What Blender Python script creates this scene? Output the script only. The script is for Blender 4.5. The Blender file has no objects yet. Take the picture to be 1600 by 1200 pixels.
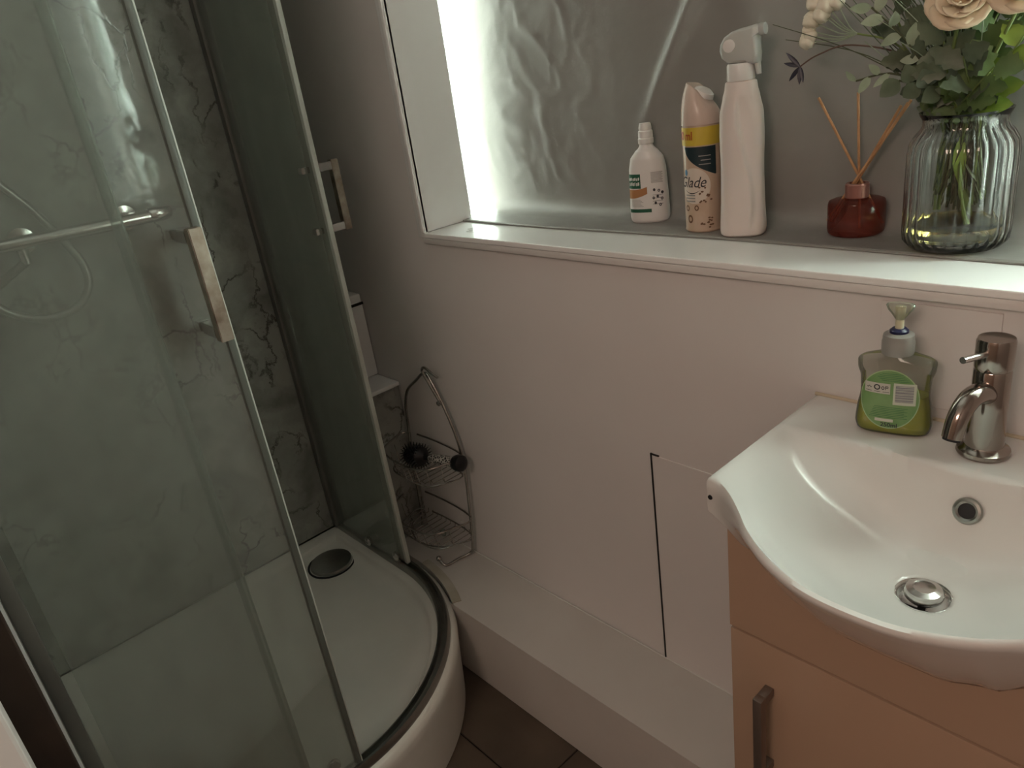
import bpy, bmesh, math, random
from math import sin, cos, pi, radians, sqrt, atan2
from mathutils import Vector, Matrix, noise

# ------------------------------------------------------------------ set-up
S = 0.94                                   # authoring unit -> metres
scn = bpy.context.scene
col = scn.collection
random.seed(7)

cam_d = bpy.data.cameras.new('camera')
cam = bpy.data.objects.new('camera', cam_d)
col.objects.link(cam)
cam_d.sensor_width = 36.0
cam_d.lens = 36.0 * 1165.67 / 1600.0
cam_d.clip_start = 0.02
Rc = Matrix(((0.67740885, 0.7227238, -0.13706774),
             (0.20136977, -0.361406, -0.91040426),
             (-0.70750793, 0.5891146, -0.39035435)))
flip = Matrix(((1, 0, 0), (0, -1, 0), (0, 0, -1)))
M = (flip @ Rc).transposed().to_4x4()
M.translation = Vector((0, -1.0, 1.452)) * S
cam.matrix_world = M
scn.camera = cam

vs = scn.view_settings
vs.view_transform = 'Standard'
vs.look = 'None'
vs.gamma = 1.0
vs.use_curve_mapping = False
vs.exposure = 0.0

wd = bpy.data.worlds.new('overcast_sky')
scn.world = wd
wd.use_nodes = True
bg = wd.node_tree.nodes['Background']
bg.inputs[0].default_value = (0.90, 1.0, 0.95, 1)
bg.inputs[1].default_value = 46.0


def area(name, loc, target, sx, sy, power, color):
    l = bpy.data.lights.new(name, 'AREA')
    l.shape = 'RECTANGLE'; l.size = sx * S; l.size_y = sy * S
    l.energy = power; l.color = color
    o = bpy.data.objects.new(name, l); col.objects.link(o)
    o.location = Vector(loc) * S
    d = (Vector(target) - Vector(loc))
    o.rotation_euler = d.to_track_quat('-Z', 'Y').to_euler()
    return o


# warm lamp of the hallway behind the open doorway
area('hallway_lamp', (0.0, -2.40, 2.28), (-0.7, 0.0, 0.9), 0.8, 0.5, 13.8, (1.0, 0.75, 0.62))
area('ceiling_fill', (-0.9, -0.5, 2.42), (-0.9, -0.5, 0), 1.2, 0.6, 0.8, (0.92, 1.0, 0.90))  # dim greenish fill added under the ceiling to lift the shower glass
# portals: they only tell the renderer where the sky comes in
for nm, x, w in (('portal_left', -1.50, 0.17), ('portal_right', 0.12, 0.32)):
    p = area(nm, (x, 0.296, 1.62), (x, -1, 1.62), w, 0.98, 1.0, (1, 1, 1))
    p.data.cycles.is_portal = True


# ------------------------------------------------------------------ materials
def nt(name):
    m = bpy.data.materials.new(name)
    m.use_nodes = True
    n = m.node_tree.nodes; l = m.node_tree.links
    return m, n, l, n['Principled BSDF']


def mat(name, c, rough=0.5, metal=0.0, var=0.0, vscale=8.0, bump=0.0, bscale=40.0, c2=None,
        trans=0.0, ior=1.45, coat=0.0, alpha=1.0, sss=0.0, spec=0.5, rvar=0.0):
    m, n, l, b = nt(name)
    b.inputs['Base Color'].default_value = (*c, 1)
    b.inputs['Roughness'].default_value = rough
    b.inputs['Metallic'].default_value = metal
    b.inputs['IOR'].default_value = ior
    b.inputs['Transmission Weight'].default_value = trans
    b.inputs['Coat Weight'].default_value = coat
    b.inputs['Coat Roughness'].default_value = 0.08
    b.inputs['Specular IOR Level'].default_value = spec
    if sss:
        b.inputs['Subsurface Weight'].default_value = sss
        b.inputs['Subsurface Radius'].default_value = (0.01, 0.008, 0.006)
    tc = n.new('ShaderNodeTexCoord')
    if var or c2:
        t = n.new('ShaderNodeTexNoise'); t.inputs['Scale'].default_value = vscale
        t.inputs['Detail'].default_value = 6
        l.new(tc.outputs['Object'], t.inputs['Vector'])
        r = n.new('ShaderNodeValToRGB')
        r.color_ramp.elements[0].position = 0.35; r.color_ramp.elements[1].position = 0.68
        a = c2 if c2 else tuple(v * (1 - var) for v in c)
        r.color_ramp.elements[0].color = (*a, 1); r.color_ramp.elements[1].color = (*c, 1)
        l.new(t.outputs['Fac'], r.inputs['Fac']); l.new(r.outputs['Color'], b.inputs['Base Color'])
    if rvar:
        t2 = n.new('ShaderNodeTexNoise'); t2.inputs['Scale'].default_value = 14
        l.new(tc.outputs['Object'], t2.inputs['Vector'])
        mr = n.new('ShaderNodeMapRange'); mr.inputs[3].default_value = rough; mr.inputs[4].default_value = rough + rvar
        l.new(t2.outputs['Fac'], mr.inputs[0]); l.new(mr.outputs[0], b.inputs['Roughness'])
    if bump:
        t = n.new('ShaderNodeTexNoise'); t.inputs['Scale'].default_value = bscale
        t.inputs['Detail'].default_value = 4
        l.new(tc.outputs['Object'], t.inputs['Vector'])
        u = n.new('ShaderNodeBump'); u.inputs['Strength'].default_value = bump
        u.inputs['Distance'].default_value = 0.002
        l.new(t.outputs['Fac'], u.inputs['Height']); l.new(u.outputs['Normal'], b.inputs['Normal'])
    return m


def marble_mat():
    m, n, l, b = nt('marble_laminate')
    tc = n.new('ShaderNodeTexCoord')
    w = n.new('ShaderNodeTexNoise'); w.inputs['Scale'].default_value = 3.2; w.inputs['Detail'].default_value = 8
    w.inputs['Roughness'].default_value = 0.62
    l.new(tc.outputs['Object'], w.inputs['Vector'])
    add = n.new('ShaderNodeVectorMath'); add.operation = 'MULTIPLY_ADD'
    add.inputs[1].default_value = (0.30, 0.30, 0.30)
    l.new(w.outputs['Color'], add.inputs[0]); l.new(tc.outputs['Object'], add.inputs[2])
    mp = n.new('ShaderNodeMapping'); mp.inputs['Scale'].default_value = (1, 1.6, 0.8)
    mp.inputs['Rotation'].default_value = (0.5, 0, 0)
    l.new(add.outputs[0], mp.inputs['Vector'])
    v = n.new('ShaderNodeTexVoronoi'); v.feature = 'DISTANCE_TO_EDGE'; v.inputs['Scale'].default_value = 7.0
    l.new(mp.outputs[0], v.inputs['Vector'])
    vr = n.new('ShaderNodeValToRGB')
    vr.color_ramp.elements[0].position = 0.0; vr.color_ramp.elements[0].color = (0.0, 0.0, 0.0, 1)
    vr.color_ramp.elements[1].position = 0.035; vr.color_ramp.elements[1].color = (1, 1, 1, 1)
    l.new(v.outputs['Distance'], vr.inputs['Fac'])
    n2 = n.new('ShaderNodeTexNoise'); n2.inputs['Scale'].default_value = 4.5; n2.inputs['Detail'].default_value = 5
    l.new(tc.outputs['Object'], n2.inputs['Vector'])
    mk = n.new('ShaderNodeValToRGB')
    mk.color_ramp.elements[0].position = 0.50; mk.color_ramp.elements[0].color = (1, 1, 1, 1)
    mk.color_ramp.elements[1].position = 0.60; mk.color_ramp.elements[1].color = (0, 0, 0, 1)
    l.new(n2.outputs['Fac'], mk.inputs['Fac'])
    mx = n.new('ShaderNodeMath'); mx.operation = 'MAXIMUM'
    l.new(vr.outputs['Color'], mx.inputs[0]); l.new(mk.outputs['Color'], mx.inputs[1])
    n3 = n.new('ShaderNodeTexNoise'); n3.inputs['Scale'].default_value = 9; n3.inputs['Detail'].default_value = 8
    l.new(add.outputs[0], n3.inputs['Vector'])
    cr = n.new('ShaderNodeValToRGB')
    cr.color_ramp.elements[0].position = 0.32; cr.color_ramp.elements[0].color = (0.20, 0.205, 0.185, 1)
    cr.color_ramp.elements[1].position = 0.62; cr.color_ramp.elements[1].color = (0.37, 0.375, 0.34, 1)
    l.new(n3.outputs['Fac'], cr.inputs['Fac'])
    mc = n.new('ShaderNodeMix'); mc.data_type = 'RGBA'
    mc.inputs['A'].default_value = (0.085, 0.08, 0.07, 1)
    l.new(mx.outputs[0], mc.inputs['Factor']); l.new(cr.outputs['Color'], mc.inputs['B'])
    mp5 = n.new('ShaderNodeMapping'); mp5.inputs['Scale'].default_value = (20, 34, 17); mp5.inputs['Rotation'].default_value = (0.35, 0, 0)
    l.new(add.outputs[0], mp5.inputs['Vector'])
    n5 = n.new('ShaderNodeTexNoise'); n5.inputs['Scale'].default_value = 1.0; n5.inputs['Detail'].default_value = 3
    l.new(mp5.outputs[0], n5.inputs['Vector'])
    r5 = n.new('ShaderNodeValToRGB'); r5.color_ramp.elements[0].position = 0.60; r5.color_ramp.elements[0].color = (0, 0, 0, 1)
    r5.color_ramp.elements[1].position = 0.68; r5.color_ramp.elements[1].color = (1, 1, 1, 1)
    l.new(n5.outputs['Fac'], r5.inputs['Fac'])
    n6 = n.new('ShaderNodeTexNoise'); n6.inputs['Scale'].default_value = 5.5; n6.inputs['Detail'].default_value = 2
    l.new(tc.outputs['Object'], n6.inputs['Vector'])
    r6 = n.new('ShaderNodeValToRGB'); r6.color_ramp.elements[0].position = 0.48; r6.color_ramp.elements[1].position = 0.60
    l.new(n6.outputs['Fac'], r6.inputs['Fac'])
    m5 = n.new('ShaderNodeMath'); m5.operation = 'MULTIPLY'; l.new(r5.outputs['Color'], m5.inputs[0]); l.new(r6.outputs['Color'], m5.inputs[1])
    m6 = n.new('ShaderNodeMath'); m6.operation = 'MULTIPLY'; m6.inputs[1].default_value = 0.75; l.new(m5.outputs[0], m6.inputs[0])
    md = n.new('ShaderNodeMix'); md.data_type = 'RGBA'; md.inputs['B'].default_value = (0.085, 0.08, 0.068, 1)
    l.new(m6.outputs[0], md.inputs['Factor']); l.new(mc.outputs['Result'], md.inputs['A'])
    l.new(md.outputs['Result'], b.inputs['Base Color'])
    b.inputs['Roughness'].default_value = 0.035
    u = n.new('ShaderNodeBump'); u.inputs['Strength'].default_value = 0.03; u.inputs['Distance'].default_value = 0.002
    n4 = n.new('ShaderNodeMath'); n4.operation = 'MULTIPLY'
    l.new(mx.outputs[0], n4.inputs[0]); l.new(n3.outputs['Fac'], n4.inputs[1])
    l.new(n4.outputs[0], u.inputs['Height']); l.new(u.outputs['Normal'], b.inputs['Normal'])
    return m


def pane_mat(name, tint, haze, refl=0.5, hz_col=(0.62, 0.68, 0.62), rough=0.04, streak=True):
    """thin sheet of glass: tinted see-through, mirror by Fresnel, dried soap film"""
    m = bpy.data.materials.new(name); m.use_nodes = True
    n = m.node_tree.nodes; l = m.node_tree.links; n.clear()
    out = n.new('ShaderNodeOutputMaterial')
    tr = n.new('ShaderNodeBsdfTransparent'); tr.inputs[0].default_value = (*tint, 1)
    gl = n.new('ShaderNodeBsdfGlossy'); gl.inputs['Roughness'].default_value = rough
    gl.inputs[0].default_value = (0.9, 0.95, 0.92, 1)
    fr = n.new('ShaderNodeFresnel'); fr.inputs[0].default_value = 1.45
    mm = n.new('ShaderNodeMath'); mm.operation = 'MULTIPLY'; mm.inputs[1].default_value = refl; mm.use_clamp = True
    l.new(fr.outputs[0], mm.inputs[0])
    m1 = n.new('ShaderNodeMixShader'); l.new(mm.outputs[0], m1.inputs[0])
    l.new(tr.outputs[0], m1.inputs[1]); l.new(gl.outputs[0], m1.inputs[2])
    df = n.new('ShaderNodeBsdfDiffuse'); df.inputs[0].default_value = (*hz_col, 1)
    tl = n.new('ShaderNodeBsdfTranslucent'); tl.inputs[0].default_value = (*hz_col, 1)
    dm = n.new('ShaderNodeMixShader'); dm.inputs[0].default_value = 0.4
    l.new(df.outputs[0], dm.inputs[1]); l.new(tl.outputs[0], dm.inputs[2])
    m2 = n.new('ShaderNodeMixShader')
    if streak:
        tc = n.new('ShaderNodeTexCoord'); mp = n.new('ShaderNodeMapping')
        mp.inputs['Scale'].default_value = (5, 5, 1.6)
        l.new(tc.outputs['Object'], mp.inputs['Vector'])
        t = n.new('ShaderNodeTexNoise'); t.inputs['Scale'].default_value = 3; t.inputs['Detail'].default_value = 7
        l.new(mp.outputs[0], t.inputs['Vector'])
        mr = n.new('ShaderNodeMapRange'); mr.inputs[1].default_value = 0.3; mr.inputs[2].default_value = 0.7
        mr.inputs[3].default_value = haze * 0.75; mr.inputs[4].default_value = haze * 1.25
        l.new(t.outputs['Fac'], mr.inputs[0]); l.new(mr.outputs[0], m2.inputs[0])
    else:
        m2.inputs[0].default_value = haze
    l.new(m1.outputs[0], m2.inputs[1]); l.new(dm.outputs[0], m2.inputs[2])
    l.new(m2.outputs[0], out.inputs[0])
    return m


MT = {}
MT['paint'] = mat('wall_paint', (0.74, 0.71, 0.69), 0.42, var=0.05, vscale=2.5, bump=0.05, bscale=60)
MT['ceil'] = mat('ceiling_paint', (0.75, 0.74, 0.72), 0.8, var=0.03)
MT['pvc'] = mat('white_plastic_trim', (0.88, 0.88, 0.87), 0.22, var=0.04, vscale=3)
MT['ledge'] = mat('painted_ledge', (0.62, 0.59, 0.55), 0.4, var=0.07, vscale=5, bump=0.04)
MT['marble'] = marble_mat()
MT['tile'] = mat('dark_floor_tile', (0.115, 0.085, 0.062), 0.35, c2=(0.075, 0.055, 0.04), vscale=6, bump=0.1)
MT['grout'] = mat('grout', (0.02, 0.016, 0.013), 0.9, var=0.2)
MT['glass'] = pane_mat('shower_glass', (0.945, 0.96, 0.945), 0.19, hz_col=(0.58, 0.59, 0.545))
MT['seal'] = mat('clear_door_seal', (0.62, 0.64, 0.58), 0.3, var=0.1)
MT['glass_side'] = pane_mat('shower_glass_added_haze', (0.90, 0.93, 0.91), 0.58, 0.30, hz_col=(0.60, 0.63, 0.57))  # soap film, with extra haze painted in to lighten the far door
MT['clearseal'] = pane_mat('clear_plastic_seal', (0.80, 0.84, 0.80), 0.24, 1.0, streak=False)
MT['seal_dark'] = mat('grey_rubber_seal', (0.13, 0.14, 0.12), 0.5, var=0.15)
MT['chrome'] = mat('chrome', (0.62, 0.60, 0.58), 0.13, 1.0, rvar=0.12)
MT['chrome_worn'] = mat('spotted_chrome', (0.50, 0.44, 0.37), 0.30, 1.0, c2=(0.24, 0.18, 0.14), vscale=30, rvar=0.2)
MT['alu'] = mat('dull_aluminium', (0.40, 0.40, 0.37), 0.32, 1.0, var=0.25, vscale=12)
MT['alu_light'] = mat('satin_profile', (0.60, 0.59, 0.55), 0.3, 0.6, var=0.1)
MT['dark_profile'] = mat('tarnished_profile', (0.22, 0.215, 0.195), 0.4, 0.5, var=0.15)
MT['acrylic'] = mat('shower_tray_acrylic', (0.76, 0.74, 0.68), 0.25, var=0.07, vscale=7)
MT['silicone'] = mat('old_silicone', (0.52, 0.50, 0.44), 0.4, c2=(0.40, 0.36, 0.27), vscale=12)
MT['ceramic'] = mat('white_ceramic', (0.70, 0.69, 0.665), 0.10, var=0.02, vscale=4, coat=0.3)
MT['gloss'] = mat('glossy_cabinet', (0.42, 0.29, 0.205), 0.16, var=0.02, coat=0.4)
MT['darkhole'] = mat('dark_opening', (0.01, 0.01, 0.011), 0.6, var=0.1)
MT['handle'] = mat('bronze_grey_handle', (0.30, 0.25, 0.22), 0.38, 0.8, var=0.15)
MT['fabric'] = mat('silver_blackout_fabric', (0.27, 0.265, 0.25), 0.42, var=0.10, vscale=10, bump=0.9, bscale=22, spec=0.5)
MT['fabric_edge'] = mat('blackout_fabric_hem', (0.30, 0.30, 0.28), 0.5, var=0.2)
MT['frame'] = mat('window_frame_plastic', (0.82, 0.84, 0.83), 0.3, var=0.02)
MT['winglass'] = pane_mat('window_glass', (0.97, 1.0, 0.97), 0.02, 0.6, streak=False)
MT['brown'] = mat('dark_brown_shade', (0.055, 0.032, 0.022), 0.6, c2=(0.03, 0.018, 0.013), vscale=9)  # shade tone for the added boards by the shower
MT['pinkpaint'] = mat('door_lining_paint', (0.62, 0.55, 0.52), 0.5, var=0.05)
MT['mesh_frost'] = MT['glass']


# ------------------------------------------------------------------ object helpers
def wloc(o):
    v = Vector((0, 0, 0))
    while o is not None:
        v += o.location; o = o.parent
    return v


def obj(name, bm, m, parent=None, origin=None, smooth=True, sub=0, autos=None):
    """links bm (authored in world units) as ONE mesh object"""
    me = bpy.data.meshes.new(name)
    base = wloc(parent) if parent else (Vector(origin) * S if origin else Vector((0, 0, 0)))
    bmesh.ops.recalc_face_normals(bm, faces=bm.faces)
    for v in bm.verts:
        v.co = v.co * S - base
    ang = radians(autos if autos else 38)
    for f in bm.faces:
        f.smooth = smooth
    for e in bm.edges:
        if len(e.link_faces) == 2 and e.calc_face_angle(0) > ang:
            e.smooth = False
    bm.to_mesh(me); bm.free()
    if isinstance(m, (list, tuple)):
        for x in m: me.materials.append(x)
    else:
        me.materials.append(m)
    o = bpy.data.objects.new(name, me); col.objects.link(o)
    if name in ('small_print', 'flower_print', 'hazard_symbols', 'bristles'): o['kind'] = 'stuff'
    if parent:
        o.parent = parent
    elif origin:
        o.location = base
    if sub:
        md = o.modifiers.new('sub', 'SUBSURF'); md.levels = sub; md.render_levels = sub
    return o


def thing(name, label, cat, loc, group=None):
    o = bpy.data.objects.new(name, None); col.objects.link(o)
    o.location = Vector(loc) * S
    o.empty_display_size = 0.02
    o['label'] = label; o['category'] = cat
    if group: o['group'] = group
    return o


def tag(o, label, cat, group=None):
    o['label'] = label; o['category'] = cat
    if group: o['group'] = group
    return o


def struct(o, label=None):
    o['kind'] = 'structure'
    if label:
        o['label'] = label; o['category'] = label.split()[-1]
    return o


def box(bm, x0, x1, y0, y1, z0, z1, bev=0.0, seg=2, rot=None, mi=0):
    r = bmesh.ops.create_cube(bm, size=1.0)
    vs_ = r['verts']
    for v in vs_:
        v.co = Vector(((x0 + x1) / 2 + v.co.x * (x1 - x0), (y0 + y1) / 2 + v.co.y * (y1 - y0),
                       (z0 + z1) / 2 + v.co.z * (z1 - z0)))
    if rot:
        c, a, ax = rot
        bmesh.ops.rotate(bm, verts=vs_, cent=c, matrix=Matrix.Rotation(a, 3, ax))
    fs = list({f for v in vs_ for f in v.link_faces})
    for f in fs: f.material_index = mi
    if bev:
        es = list({e for v in vs_ for e in v.link_edges})
        bmesh.ops.bevel(bm, geom=es, offset=bev, segments=seg, profile=0.5, affect='EDGES')
    return bm


def B(*a, **k):
    return box(bmesh.new(), *a, **k)


def lathe(bm, prof, c=(0, 0, 0), n=32, ax=None, ell=(1, 1), rz=0, ribs=0, ribd=0.0, cap=True, ribz=None):
    """prof: list of (r, z); ax: optional 3x3 matrix to orient"""
    rows = []
    c = Vector(c)
    for r, z in prof:
        row = []
        for i in range(n):
            t = 2 * pi * i / n
            rr = r
            if ribs:
                k = 1.0
                if ribz and not (ribz[0] <= z <= ribz[1]): k = 0.0
                rr = r * (1 + k * ribd * (abs(cos(ribs * t / 2)) - 0.6))
            p = Vector((rr * cos(t) * ell[0], rr * sin(t) * ell[1], z))
            if rz: p.rotate(Matrix.Rotation(rz, 3, 'Z'))
            if ax is not None: p = ax @ p
            row.append(bm.verts.new(c + p))
        rows.append(row)
    for a, b in zip(rows, rows[1:]):
        for i in range(n):
            j = (i + 1) % n
            bm.faces.new((a[i], a[j], b[j], b[i]))
    if cap:
        if prof[0][0] > 1e-6: bm.faces.new(rows[0][::-1])
        if prof[-1][0] > 1e-6: bm.faces.new(rows[-1])
    bmesh.ops.remove_doubles(bm, verts=[v for r in rows for v in r], dist=1e-6)
    return bm


def Lt(*a, **k):
    return lathe(bmesh.new(), *a, **k)


def axis_to(d):
    return Vector(d).normalized().to_track_quat('Z', 'Y').to_matrix()


def smooth_path(pts, n=6, closed=False):
    pts = [Vector(p) for p in pts]; out = []
    m = len(pts)
    rng = range(m if closed else m - 1)
    for i in rng:
        if closed:
            p0, p1, p2, p3 = pts[(i - 1) % m], pts[i], pts[(i + 1) % m], pts[(i + 2) % m]
        else:
            p0 = pts[max(i - 1, 0)]; p1 = pts[i]; p2 = pts[i + 1]; p3 = pts[min(i + 2, m - 1)]
        for k in range(n):
            t = k / n
            out.append(0.5 * ((2 * p1) + (-p0 + p2) * t + (2 * p0 - 5 * p1 + 4 * p2 - p3) * t * t + (-p0 + 3 * p1 - 3 * p2 + p3) * t ** 3))
    if not closed: out.append(pts[-1])
    return out


def tube(bm, pts, r, n=8, closed=False, r2=None, sq=False, cap=True):
    pts = [Vector(p) for p in pts]
    m = len(pts); rows = []
    up = Vector((0, 0, 1))
    prev = None
    for i, p in enumerate(pts):
        if closed:
            d = pts[(i + 1) % m] - pts[(i - 1) % m]
        else:
            d = pts[min(i + 1, m - 1)] - pts[max(i - 1, 0)]
        if d.length < 1e-9: d = Vector((0, 0, 1))
        d.normalize()
        if prev is None:
            a = up if abs(d.dot(up)) < 0.95 else Vector((0, 1, 0))
            u = a - d * a.dot(d)
        else:
            u = prev - d * prev.dot(d)
        u.normalize(); prev = u
        v = d.cross(u)
        rr = r[i] if isinstance(r, (list, tuple)) else (r if r2 is None else r + (r2 - r) * i / max(1, m - 1))
        row = []
        for k in range(n):
            t = 2 * pi * k / n + (pi / 4 if sq else 0)
            row.append(bm.verts.new(p + (u * cos(t) + v * sin(t)) * rr))
        rows.append(row)
    for i in range(m if closed else m - 1):
        a = rows[i]; b = rows[(i + 1) % m]
        for k in range(n):
            j = (k + 1) % n
            bm.faces.new((a[k], a[j], b[j], b[k]))
    if cap and not closed:
        bm.faces.new(rows[0][::-1]); bm.faces.new(rows[-1])
    return bm


def T(*a, **k):
    return tube(bmesh.new(), *a, **k)


def prism(bm, poly, z0, z1, bev=0.0):
    a = [bm.verts.new((x, y, z0)) for x, y in poly]
    b = [bm.verts.new((x, y, z1)) for x, y in poly]
    n = len(poly)
    fb = bm.faces.new(a[::-1]); ft = bm.faces.new(b)
    for i in range(n):
        j = (i + 1) % n
        bm.faces.new((a[i], a[j], b[j], b[i]))
    bmesh.ops.triangulate(bm, faces=[fb, ft])
    return bm


def ribbon(bm, path, z0, z1, th):
    """vertical wall of thickness th along an xy path"""
    rows = []
    m = len(path)
    for i in range(m):
        p = Vector(path[i]); d = Vector(path[min(i + 1, m - 1)]) - Vector(path[max(i - 1, 0)])
        d.normalize(); nrm = Vector((-d.y, d.x)) * th / 2
        a = p + nrm; b = p - nrm
        rows.append([bm.verts.new((a.x, a.y, z0)), bm.verts.new((b.x, b.y, z0)),
                     bm.verts.new((b.x, b.y, z1)), bm.verts.new((a.x, a.y, z1))])
    for a, b in zip(rows, rows[1:]):
        for k in range(4):
            j = (k + 1) % 4
            bm.faces.new((a[k], a[j], b[j], b[k]))
    bm.faces.new(rows[0][::-1]); bm.faces.new(rows[-1])
    return bm


def sweep(bm, path, prof, closed_prof=True):
    """prof (offset outward, z) swept along an xy path; outward = right-hand normal"""
    rows = []; m = len(path)
    for i in range(m):
        p = Vector(path[i]); d = Vector(path[min(i + 1, m - 1)]) - Vector(path[max(i - 1, 0)])
        d.normalize(); nrm = Vector((d.y, -d.x))
        rows.append([bm.verts.new((p.x + nrm.x * o, p.y + nrm.y * o, z)) for o, z in prof])
    k = len(prof)
    for a, b in zip(rows, rows[1:]):
        for i in range(k if closed_prof else k - 1):
            j = (i + 1) % k
            bm.faces.new((a[i], a[j], b[j], b[i]))
    if closed_prof:
        bm.faces.new(rows[0][::-1]); bm.faces.new(rows[-1])
    return bm


def arc(cx, cy, r, a0, a1, n):
    return [(cx + r * cos(radians(a0 + (a1 - a0) * i / n)), cy + r * sin(radians(a0 + (a1 - a0) * i / n))) for i in range(n + 1)]


def smst(a, b, x):
    t = max(0.0, min(1.0, (x - a) / (b - a))); return t * t * (3 - 2 * t)


# ------------------------------------------------------------------ room shell
XW, XE, ZC = -1.95, 0.95, 2.50
SILL = 1.126
# window wall with its opening: recess x -1.42..0.06, widening behind y 0.135
bm = bmesh.new()
X0, X1, ZT = -1.42, 0.06, 2.13
WX0, WX1 = -1.585, 0.29
box(bm, XW - 0.1, X0, 0, 0.135, 0, ZC); box(bm, X1, XE + 0.1, 0, 0.135, 0, ZC)
box(bm, X0, X1, 0, 0.135, 0, SILL - 0.012); box(bm, X0, X1, 0, 0.135, ZT, ZC)
box(bm, XW - 0.1, WX0, 0.135, 0.295, 0, ZC); box(bm, WX1, XE + 0.1, 0.135, 0.295, 0, ZC)
box(bm, WX0, WX1, 0.135, 0.295, 0, SILL - 0.012); box(bm, WX0, WX1, 0.135, 0.295, ZT, ZC)
struct(obj('wall_north', bm, MT['paint'], smooth=False))
struct(obj('wall_west', B(XW - 0.1, XW - 0.012, -1.2, 0.0, 0, ZC), MT['paint'], smooth=False))
# marble laminate sheets on the left wall with narrow joints
wm = struct(obj('trim_1', B(XW - 0.012, XW, -1.01, 0.0, 0.0, ZC), MT['marble'], smooth=False))
bm = B(XW - 0.1, -1.10, -1.2, -1.012, 0, ZC)
struct(obj('wall_south', bm, MT['paint'], smooth=False))
bm = bmesh.new()
box(bm, XE, XE + 0.1, -2.5, 0.0, 0, ZC)
struct(obj('wall_east', bm, MT['paint'], smooth=False))
bm = bmesh.new()
box(bm, -1.3, XE + 0.1, -2.6, -2.5, 0, ZC)
box(bm, -1.3, -1.10, -2.5, -1.2, 0, ZC)
struct(obj('wall_hallway', bm, mat('hallway_paint', (0.60, 0.42, 0.34), 0.8, var=0.05), smooth=False))
struct(obj('ceiling', B(XW - 0.1, XE + 0.1, -2.6, 0.33, ZC, ZC + 0.1), MT['ceil'], smooth=False))
fl = struct(obj('floor', B(XW - 0.1, XE + 0.1, -2.6, 0.33, -0.06, -0.004), MT['grout'], smooth=False))
first = None
for i in range(-3, 5):
    for j in range(-7, 1):
        x0 = -0.94 + i * 0.45; y0 = -0.334 + j * 0.32
        xa, xb, ya, yb = max(x0, XW), min(x0 + 0.45, XE), max(y0, -2.5), min(y0 + 0.32, 0.0)
        if xb - xa < 0.05 or yb - ya < 0.05: continue
        if ya < -1.2 and xb < -1.1: continue
        obj('tile', B(xa + 0.002, xb - 0.002, ya + 0.002, yb - 0.002, -0.005, 0.0, bev=0.0008, seg=1), MT['tile'], parent=fl)

# brown boards added as shade beside the shower, and the pale lining before them
dr = struct(obj('shade_board', B(-1.065, -0.86, -1.19, -1.15, 0.005, 2.1, bev=0.003), MT['brown'], smooth=False))
bm = bmesh.new()
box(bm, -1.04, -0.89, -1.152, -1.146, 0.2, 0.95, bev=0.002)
obj('shade_board_panel', bm, MT['brown'], parent=dr)
struct(obj('trim_11', B(-1.0985, -1.068, -1.19, -1.016, 0.005, 2.2, bev=0.003), MT['brown'], smooth=False))  # added over the pale wall end to make it read as shade
struct(obj('trim_2', B(-0.86, -0.80, -1.20, -1.0475, 0.0, 2.2, bev=0.004), MT['pinkpaint'], smooth=False))

# boxing ledge along the window wall
RO = 0.487; CX, CY = -1.566, -0.62
led = [(XW, -0.002), (-0.458, -0.002), (-0.458, -0.187), (-1.355, -0.187)] + \
      [(x, y) for x, y in arc(CX, CY, RO + 0.003, 62, 90, 10)] + [(XW, CY + RO + 0.003)]
lg = struct(obj('trim_3', prism(bmesh.new(), led, 0.002, 0.212), MT['ledge'], smooth=False))
# slim bead along the wall joint
obj('sealant_bead', T([(XW + 0.3, -0.003, 0.213), (-0.458, -0.003, 0.213)], 0.0022, n=6), MT['ceramic'], parent=lg)
# marble boxing in the corner with a pale cap, trunking above
bx = struct(obj('trim_4', B(XW + 0.001, -1.69, -0.105, -0.002, 0.213, 0.680, bev=0.002), MT['marble'], smooth=False))
obj('cap', B(XW + 0.001, -1.683, -0.112, -0.002, 0.680, 0.692, bev=0.002), MT['pvc'], parent=bx)
pt = struct(obj('trim_5', B(-1.90, -1.785, -0.045, -0.002, 0.693, 0.915, bev=0.004), MT['pvc'], smooth=False))
obj('joint_collar', B(-1.902, -1.781, -0.048, -0.002, 0.905, 0.912, bev=0.001), MT['grout'], parent=pt)
obj('upper_section', B(-1.90, -1.789, -0.043, -0.002, 0.912, 0.935, bev=0.004), MT['pvc'], parent=pt)

# access panel let into the wall, with dark joint
ap = struct(obj('trim_6', B(-0.812, -0.30, -0.0022, -0.0005, 0.2125, 0.726, bev=0.0008, seg=1), MT['paint'], smooth=False))
bm = bmesh.new()
box(bm, -0.8150, -0.812, -0.0035, -0.0005, 0.2125, 0.729)
box(bm, -0.8150, -0.795, -0.0035, -0.0005, 0.726, 0.7285)
obj('dark_joint', bm, MT['darkhole'], parent=ap)
ap2 = struct(obj('trim_7', B(-0.398, -0.254, -0.003, -0.0005, 0.95, 1.093, bev=0.0006, seg=1), MT['paint'], smooth=False))

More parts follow.
